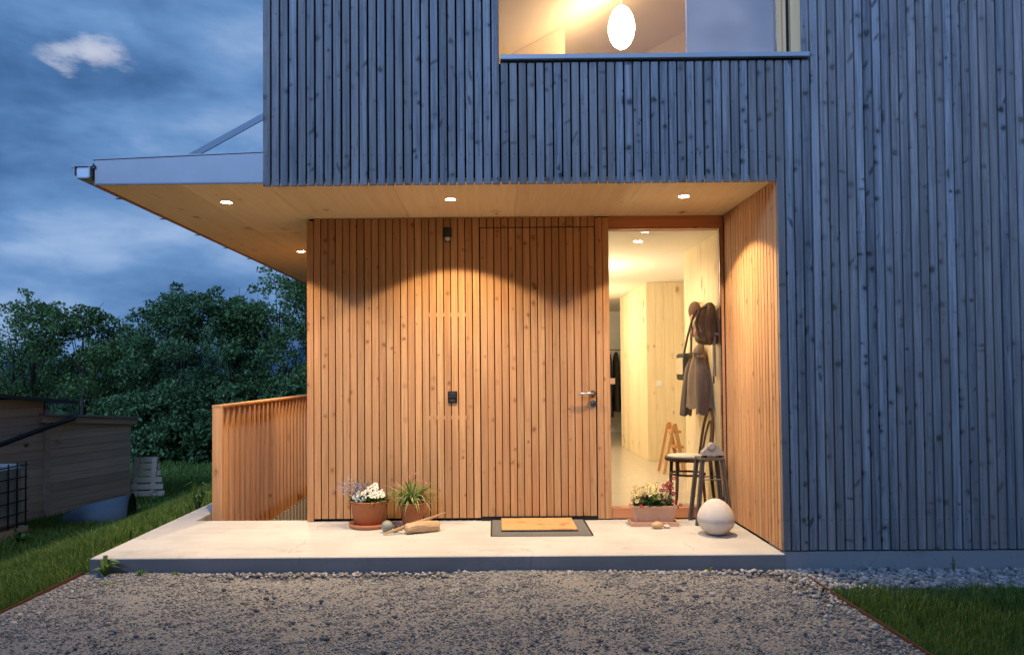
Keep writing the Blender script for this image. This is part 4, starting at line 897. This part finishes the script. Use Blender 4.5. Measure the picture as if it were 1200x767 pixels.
sc_ = thing('lanyard', 'green and white keys lanyard hanging at the edge of the glass in the hall', 'lanyard', (HX - .03, 6.16, 1.12))
bm = bmesh.new(); box(bm, -.03, -.02, -.012, .015, .12, .36, .003); obj('ribbon', bm, plain('leaf_green_ribbon', (.30, .42, .06), .8), sc_)
bm = bmesh.new(); box(bm, -.032, -.018, -.045, -.014, .06, .40, .003); obj('pouch', bm, plain('mauve_cloth', (.35, .27, .25), .9), sc_)
bm = bmesh.new(); tube(bm, [(-.025, 0, .13), (-.025, .002, .0)], .007, 6); obj('key', bm, DWOOD, sc_)
tag(obj('key_peg', pegm, None, None, (HX, 6.13, 1.535)), 'wooden wall peg holding the green lanyard in the hall', 'peg')

sl = thing('step_stool', 'small wooden step stool standing deep in the hall before the board wall', 'step stool', (2.22, 8.6, .02))
for s_ in (-1, 1): obj('side_rail', bx(-.02, .02, s_ * .14 - .015, s_ * .14 + .015, 0, .60), LARCH, sl, (0, 0, 0), (0, -.18, 0))
for z_ in (.12, .30, .48): obj('tread', bx(-.06, .05, -.124, .124, z_, z_ + .025), LARCH, sl, (-.18 * z_ * .9, 0, 0))
for s_ in (-1, 1): obj('back_rail', bx(-.015, .015, s_ * .14 - .012, s_ * .14 + .012, 0, .58), LARCH, sl, (-.24, 0, 0), (0, .20, 0))
sw = thing('light_switch', 'small white light switch on the pale board wall in the hall', 'light switch', (2.22, 9.699, 1.06))
obj('plate', bx(-.04, .04, -.008, 0, -.04, .04, .003), WHITE, sw); obj('rocker', bx(-.026, .026, -.012, -.007, -.026, .026, .002), WHITE, sw)
gr = thing('garment_rack', 'rack of dark coats in shadow far down the hall left of the board wall', 'clothes rack', (2.2, 13.7, .02))
bm = bmesh.new(); tube(bm, [(-.5, 0, 0), (-.5, 0, 1.62), (.6, 0, 1.62), (.6, 0, 0)], .015, 8); obj('frame', bm, IRON, gr)
for j, (x_, tone_) in enumerate(((-.42, .02), (-.28, .05), (-.15, .025), (-.02, .07), (.12, .03), (.28, .05), (.42, .025))):
    cloth('coat', [(1.58, 0, x_, .03, .02), (1.52, 0, x_, .12, .04), (1.40, 0, x_, .19, .05), (.8, 0, x_, .21, .055), (.35 + .1 * (j % 3), 0, x_, .22, .06)], plain('dark_coat_cloth', (tone_, tone_ * .9, tone_ * .95), .9), gr, seg=14, fold=.015, seed=60 + j)
tg = tag(obj('paper_tag', bx(-.09, .09, -.004, .0, -.05, .05), plain('pinkish_card', (.75, .50, .46), .8), None, (1.78, 10.35, 1.06)), 'small pinkish white card left of the board wall corner', 'card')
tg.location = (2.02, 12.6, 1.06)

# ================================================================== shed and garden things on the left
A, B = Vector((-6.766, 10.82, -.9)), Vector((-6.269, 12.323, -.9))
dAB = (B - A); LAB = dAB.length; angAB = math.atan2(dAB.y, dAB.x)
sh = thing('garden_shed', 'low brown plank shed with two lean-to roofs at the left edge', 'shed', tuple(A), angAB)
ROOF = plain('dark_roof_sheet', (.05, .055, .06), .5, metal=.3)
# local frame: x along the wall (away), -y towards the lawn, z up
obj('wall', bx(0.0, LAB, .026, .5, -.1, 1.39), DARK, sh)
obj('wall', bx(-4.2, 0.0, .046, 2.6, -.1, 1.72), DARK, sh)
pw = mesh_from('plank', [(x, y, z) for x in (0, LAB) for y in (0, .024) for z in (.0025, .1275)], [(0, 1, 3, 2), (4, 6, 7, 5), (0, 4, 5, 1), (2, 3, 7, 6), (0, 2, 6, 4), (1, 5, 7, 3)]); pw.materials.append(SHEDW)
pm2 = mesh_from('plank', [(x, y, z) for x in (-4.2, -.05) for y in (0, .024) for z in (.0025, .1275)], [(0, 1, 3, 2), (4, 6, 7, 5), (0, 4, 5, 1), (2, 3, 7, 6), (0, 2, 6, 4), (1, 5, 7, 3)]); pm2.materials.append(SHEDW)
for i in range(11): inst(pw, 'plank', None, sh, (rnd.uniform(-.004, .004), rnd.uniform(-.003, .003), -.02 + .130 * i))
for i in range(14): inst(pm2, 'plank', None, sh, (0, .02 + rnd.uniform(-.003, .003), -.02 + .130 * i))
obj('corner_post', bx(-.05, .03, -.022, .03, -.1, 1.62), SHEDW, sh)
bm = bmesh.new(); box(bm, -.12, LAB + .12, -.10, 1.2, 0, .03, 0, Matrix.Translation((0, 0, 1.53)) @ Matrix.Rotation(.085, 4, 'Y')); obj('roof', bm, plain('pale_roof_sheet', (.22, .24, .26), .5, metal=.4), sh)
bm = bmesh.new(); box(bm, -.12, LAB + .10, -.06, .02, -.10, -.002, 0, Matrix.Translation((0, 0, 1.53)) @ Matrix.Rotation(.085, 4, 'Y')); obj('roof_beam', bm, SHEDW, sh)
bm = bmesh.new(); box(bm, -4.4, .42, -.16, 2.8, 0, .05, 0, Matrix.Translation((0, 0, 1.735)) @ Matrix.Rotation(.115, 4, 'Y')); obj('roof', bm, ROOF, sh)
bm = bmesh.new(); tube(bm, [(.38, -.12, 1.54), (.30, -.17, 1.47), (-.1, -.17, 1.38), (-1.75, -.20, .96), (-3.0, -.22, .62)], .036, 10); obj('downpipe', bm, BLACK, sh, smooth=True)

tk = thing('storage_tank', 'white plastic water tank in a dark wire cage before the shed', 'water tank', (-6.72, 9.22, -.93), angAB - PI / 2 + .25)
obj('tank', bx(-.48, .40, -.38, .38, .19, 1.0, .05), plain('milky_plastic', (.30, .31, .32), .6), tk)
obj('pallet', bx(-.50, .43, -.42, .42, .05, .17), SHEDW, tk)
for j in range(3): obj('pallet_block', bx(.30, .42, -.42 + .36 * j, -.30 + .36 * j, -.04, .049), CONC, tk)
CAGE = plain('dark_cage_wire', (.03, .032, .036), .5, metal=.5)
for j in range(6): obj('cage_bar', bx(.412, .426, -.40 + .156 * j, -.386 + .156 * j, .17, 1.02), CAGE, tk)
for j in range(6): obj('cage_bar', bx(-.48 + .17 * j, -.466 + .17 * j, -.404, -.392, .17, 1.02), CAGE, tk)
for j in range(6):
    obj('cage_hoop', bx(-.49, .428, -.418, -.4045, .20 + .155 * j, .214 + .155 * j), CAGE, tk)
    obj('cage_hoop', bx(.4265, .440, -.418, .40, .20 + .155 * j, .214 + .155 * j), CAGE, tk)

tb = thing('overturned_tub', 'grey blue half round tub lying upside down on the grass by the shed', 'tub', (-5.72, 10.68, -.90), 0.30)
TUBM = plain('blue_grey_plastic', (.085, .12, .15), .6, var=.25)
def halfcone(x0, x1, r0, r1, th, seg=18):
    bm = bmesh.new(); R0 = []
    for x_, r_ in ((x0, r0), (x0 + (x1 - x0) * .3, r0 + (r1 - r0) * .5), (x1, r1), (x1, r1 - th), (x0, max(r0 - th, .01))):
        R0.append([bm.verts.new((x_, r_ * math.cos(PI * j / seg), r_ * math.sin(PI * j / seg) * .95)) for j in range(seg + 1)])
    for a_, b_ in zip(R0, R0[1:]):
        for j in range(seg): bm.faces.new((a_[j], a_[j + 1], b_[j + 1], b_[j]))
    return bm
obj('shell', halfcone(-.62, .26, .10, .37, .012), TUBM, tb, smooth=True)
bm = bmesh.new(); tube(bm, [(.265, .375 * math.cos(PI * j / 18), .36 * math.sin(PI * j / 18) + .005) for j in range(19)], .016, 8); obj('rim', bm, plain('dark_tub_rim', (.03, .035, .04), .5), tb, smooth=True)

pl = thing('leaning_pallet', 'dark wooden pallet leaning against the far end of the shed', 'pallet', (-6.02, 12.35, -.90), 0.15)
for j in range(6): obj('slat', bx(-.27 + .02 * j * -1 * -1 * .0, .30 - .034 * j, -.012, .012, .05 + .113 * j, .14 + .113 * j), SHEDW, pl, (0, .03 * j, 0), (-.15, 0, 0))
obj('bearer', bx(-.25, -.17, .016, .09, 0, .72), SHEDW, pl, (0, .02, 0), (-.2, 0, 0)); obj('bearer', bx(.05, .13, .016, .09, 0, .70), SHEDW, pl, (0, .02, 0), (-.2, 0, 0))

# ================================================================== trees and bushes
BARK = plain('dark_bark', (.035, .028, .022), .95, var=.4, scale=12)
TREE1 = leafmat('tree_leaf', (.045, .085, .022), (.095, .165, .045), third=(.16, .24, .075), trans=.25)
TREE2 = leafmat('tree_leaf_cool', (.042, .088, .032), (.085, .160, .058), third=(.14, .23, .085), trans=.25)
def leaves(name, clumps, per, lsz, m, parent, seed):
    r_ = np.random.RandomState(seed); P = []
    for (cx_, cy_, cz_, cr) in clumps:
        n_ = int(4.3 * per * (cr / .5) ** 2); v_ = r_.normal(0, 1, (n_, 3)); v_ /= np.linalg.norm(v_, axis=1)[:, None]
        v_ *= (cr * r_.uniform(.25, 1.0, n_) ** .6)[:, None] * np.array([1.1, 1.1, .72]); P.append(v_ + np.array([cx_, cy_, cz_]))
    P = np.concatenate(P); n_ = len(P); ln = lsz * r_.uniform(.45, 1.5, n_)
    d = r_.normal(0, 1, (n_, 3)); d[:, 2] -= .35; d /= np.linalg.norm(d, axis=1)[:, None]
    s_ = np.cross(d, r_.normal(0, 1, (n_, 3))); s_ /= np.linalg.norm(s_, axis=1)[:, None]; nn = np.cross(d, s_)
    V = np.stack([P - d * ln[:, None] / 2, P + s_ * ln[:, None] * .28 + nn * ln[:, None] * .06, P + d * ln[:, None] / 2, P - s_ * ln[:, None] * .28 + nn * ln[:, None] * .06], 1)
    F = np.array([[0, 1, 2], [0, 2, 3]])[None] + (np.arange(n_) * 4)[:, None, None]
    return obj(name, np_mesh(name, V.reshape(-1, 3), F.reshape(-1, 3)), m, parent)
def tree(name, label, cat, x, y, z, h, rx, rz, nc, per, seed, m, trunk_r=.09, stems=1, low=.30, lsz=.11, group='trees along the garden edge'):
    q = random.Random(seed); t = thing(name, label, cat, (x, y, z), 0, group); bm = bmesh.new(); clumps = []
    cz_ = h * (1 + low) / 2; hz = h * (1 - low) / 2
    tops = []
    for s_ in range(stems):
        a_ = q.uniform(0, 6.28); b0 = Vector((.18 * s_ * math.cos(a_), .18 * s_ * math.sin(a_), -.1)); top = Vector((rx * .35 * math.cos(a_) * (stems > 1), rx * .3 * math.sin(a_) * (stems > 1), h * .86))
        pts = [b0.lerp(top, f_) + Vector((q.uniform(-.08, .08), q.uniform(-.08, .08), 0)) * (f_ > 0) for f_ in (0, .2, .4, .6, .8, 1)]
        tube(bm, pts, [trunk_r * f_ for f_ in (1.15, .9, .72, .52, .32, .10)], 7); tops.append(pts)
    for c_ in range(nc):
        a_ = q.uniform(0, 6.28); uu = q.uniform(-1, 1); rr = math.sqrt(1 - uu * uu) * (q.random() ** .4); cr = q.uniform(.34, .60) * (rx / 1.5) ** .5
        p_ = Vector((rx * rr * math.cos(a_), rx * rr * math.sin(a_), cz_ + hz * uu * .92)); clumps.append((p_.x, p_.y, p_.z, cr))
        st_ = q.choice(tops); f_ = min(max((p_.z - .25 * h) / h, .18), .85); src = st_[min(int(f_ * 5), 4)]
        tube(bm, [src, src.lerp(p_, .5) + Vector((0, 0, -.08)), p_], [trunk_r * .30, trunk_r * .18, .008], 5)
        for _ in range(2):
            e_ = p_ + Vector((q.uniform(-1, 1), q.uniform(-1, 1), q.uniform(-.1, 1.1))) * cr * 1.1; tube(bm, [p_, e_], [.010, .004], 4)
            if q.random() < .5: clumps.append((e_.x, e_.y, e_.z, cr * .35))
    for _ in range(int(nc * 1.1)):   # sprigs breaking the outline
        a_ = q.uniform(0, 6.28); uu = q.uniform(-.2, 1); rr = math.sqrt(max(0, 1 - uu * uu)); clumps.append((rx * 1.06 * rr * math.cos(a_), rx * 1.06 * rr * math.sin(a_), cz_ + hz * q.uniform(1.0, 1.14) * uu, q.uniform(.08, .20)))
    obj('trunk', bm, BARK, t); leaves('crown', clumps, per, lsz, m, t, seed); return t
TR = [
 ('airy multi stemmed tree at the far left with sky between its branches', -12.2, 18.6, 3.95, 1.35, 26, 90, 3, TREE1, .06, 3, .38),
 ('round crowned tree behind the shed roof, second from the left', -10.6, 18.4, 3.85, 1.15, 24, 130, 1, TREE1, .07, 1, .30),
 ('lower dark tree filling the dip in the tree line', -9.45, 18.8, 3.15, .95, 20, 150, 2, TREE1, .06, 1, .10),
 ('broad dense tree left of the slatted railing with a bushy crown', -8.0, 18.2, 4.15, 1.35, 34, 170, 4, TREE2, .09, 1, .08),
 ('dense tree above the left end of the slatted railing', -6.75, 18.6, 4.05, 1.20, 30, 160, 5, TREE2, .08, 1, .08),
 ('tallest tree rising towards the canopy edge with light branches', -5.75, 19.0, 4.75, 1.15, 28, 120, 6, TREE1, .07, 1, .18),
 ('hazy tree in the second row behind the leftmost airy tree', -15.6, 23.5, 3.3, 1.7, 26, 150, 8, TREE2, .08, 1, .0),
 ('second row tree filling the gap behind the round crowned tree', -13.0, 24.0, 3.2, 1.7, 26, 150, 9, TREE2, .08, 1, .0),
 ('second row tree behind the dip in the tree line', -10.8, 23.0, 3.1, 1.5, 26, 150, 10, TREE2, .08, 1, .0),
 ('second row tree behind the broad dense tree', -8.6, 23.5, 4.0, 1.6, 26, 150, 14, TREE1, .08, 1, .0),
 ('slender tree half hidden by the corner of the entrance wall', -4.75, 18.4, 4.75, 1.05, 26, 110, 7, TREE1, .06, 2, .15)]
for (lab, x, y, h, rx, nc, per, sd_, mm, tr_, st_, low) in TR: tree('tree', lab, 'tree', x, y, -.9, h, rx, 0, nc, per, sd_, mm, tr_, st_, low, lsz=.078)
BS = [('dark bush behind the end of the garden shed', -9.0, 17.7, 1.5, .9, 18, 21), ('leafy bush on the lawn edge left of the railing', -7.7, 17.6, 1.7, .95, 20, 22), ('leafy bush directly behind the slatted railing end', -6.4, 17.7, 1.8, .95, 20, 23), ('low bush seen just over the railing near the house', -5.2, 17.6, 1.9, .95, 20, 24)]
for lab, x, y, h, rx, nc, sd_ in BS: tree('bush', lab, 'bush', x, y, -.9, h, rx, 0, nc, 190, sd_, TREE2, .03, 3, .0, .10, 'bushes along the lawn edge')

# weeds at the slab corner
def weed(name, lab, x, y, z, n_, ln, wd, seed, m=LEAF, up=.9):
    q = random.Random(seed); t = thing(name, lab, 'weed', (x, y, z), 0); bm = bmesh.new()
    for j in range(n_):
        a_ = 2 * PI * j / n_ + q.uniform(-.3, .3); l_ = ln * q.uniform(.6, 1.2); d_ = Vector((math.cos(a_), math.sin(a_), 0)); hh_ = l_ * up * q.uniform(.6, 1.1)
        blade(bm, (0, 0, 0), d_ * l_ * .35 + Vector((0, 0, hh_)), d_ * l_ * .85 + Vector((0, 0, hh_ * .9)), wd * q.uniform(.7, 1.2))
    obj('leaves', bm, m, t); return t
WEED = leafmat('weed_leaf', (.06, .12, .02), (.12, .20, .04), third=(.20, .27, .07))
weed('weed', 'largest broad leaved weed at the left corner of the slab', -2.60, 4.79, GZ, 11, .12, .020, 1, WEED)
weed('weed', 'small yellowish weed right of the broad leaved one at the slab', -2.36, 4.78, GZ, 8, .055, .011, 2, WEED)
weed('weed', 'tiny weed by the slab below the end of the slatted railing', -2.13, 4.79, GZ, 7, .04, .010, 3, WEED)
weed('weed', 'flat weed lying in the gravel in front of the slab corner', -2.47, 4.60, GZ, 8, .075, .012, 4, WEED, .25)
weed('weed', 'tiny weed by the slab edge under the pale egg stone', 1.42, 4.815, GZ, 7, .035, .008, 5, WEED)
weed('grass_tuft', 'tall grass tuft at the slab edge nearest the railing', -2.86, 6.05, zg(-2.86, 6.05), 16, .07, .004, 6, GRASS, 3.0)
weed('grass_tuft', 'thin grass tuft at the left slab edge midway along', -2.87, 5.65, zg(-2.87, 5.65), 12, .06, .004, 7, GRASS, 3.2)
weed('weed', 'shrubby seedling growing against the railing corner', -2.9, 7.0, zg(-2.9, 7.0), 26, .17, .012, 8, LEAF, 1.6)
weed('weed', 'single dry stalk standing by the plinth at the right', 3.03, 4.80, STRIPZ, 4, .035, .004, 9, LEAF, 3.2)
weed('weed', 'leafy weed by the pallet of the water tank', -5.95, 9.0, zg(-5.95, 9.0), 14, .22, .03, 10, LEAF, .9)

# unseen bank of leaves added behind the camera to shade the foot of the house from the western sky
q = random.Random(77); cl = []
for x_ in np.arange(-19, 14, 1.0):
    for z_ in (.6, 1.8, 3.0, 4.2, 5.4, 6.5, 7.4):
        cl.append((x_ + q.uniform(-.4, .4), -6.2 + q.uniform(-.5, .5), z_ + q.uniform(-.5, .5), q.uniform(.8, 1.15)))
for x_ in np.arange(-19, 14, 1.1):
    for z_ in (.2, 1.1, 2.2, 3.5, 4.7, 5.8, 6.8): cl.append((x_ + q.uniform(-.4, .4), -7.3 + q.uniform(-.3, .3), z_ + q.uniform(-.3, .3), q.uniform(.95, 1.2)))
struct(leaves('added_leaf_screen', cl, 10, .45, TREE2, None, 77), 'stuff')
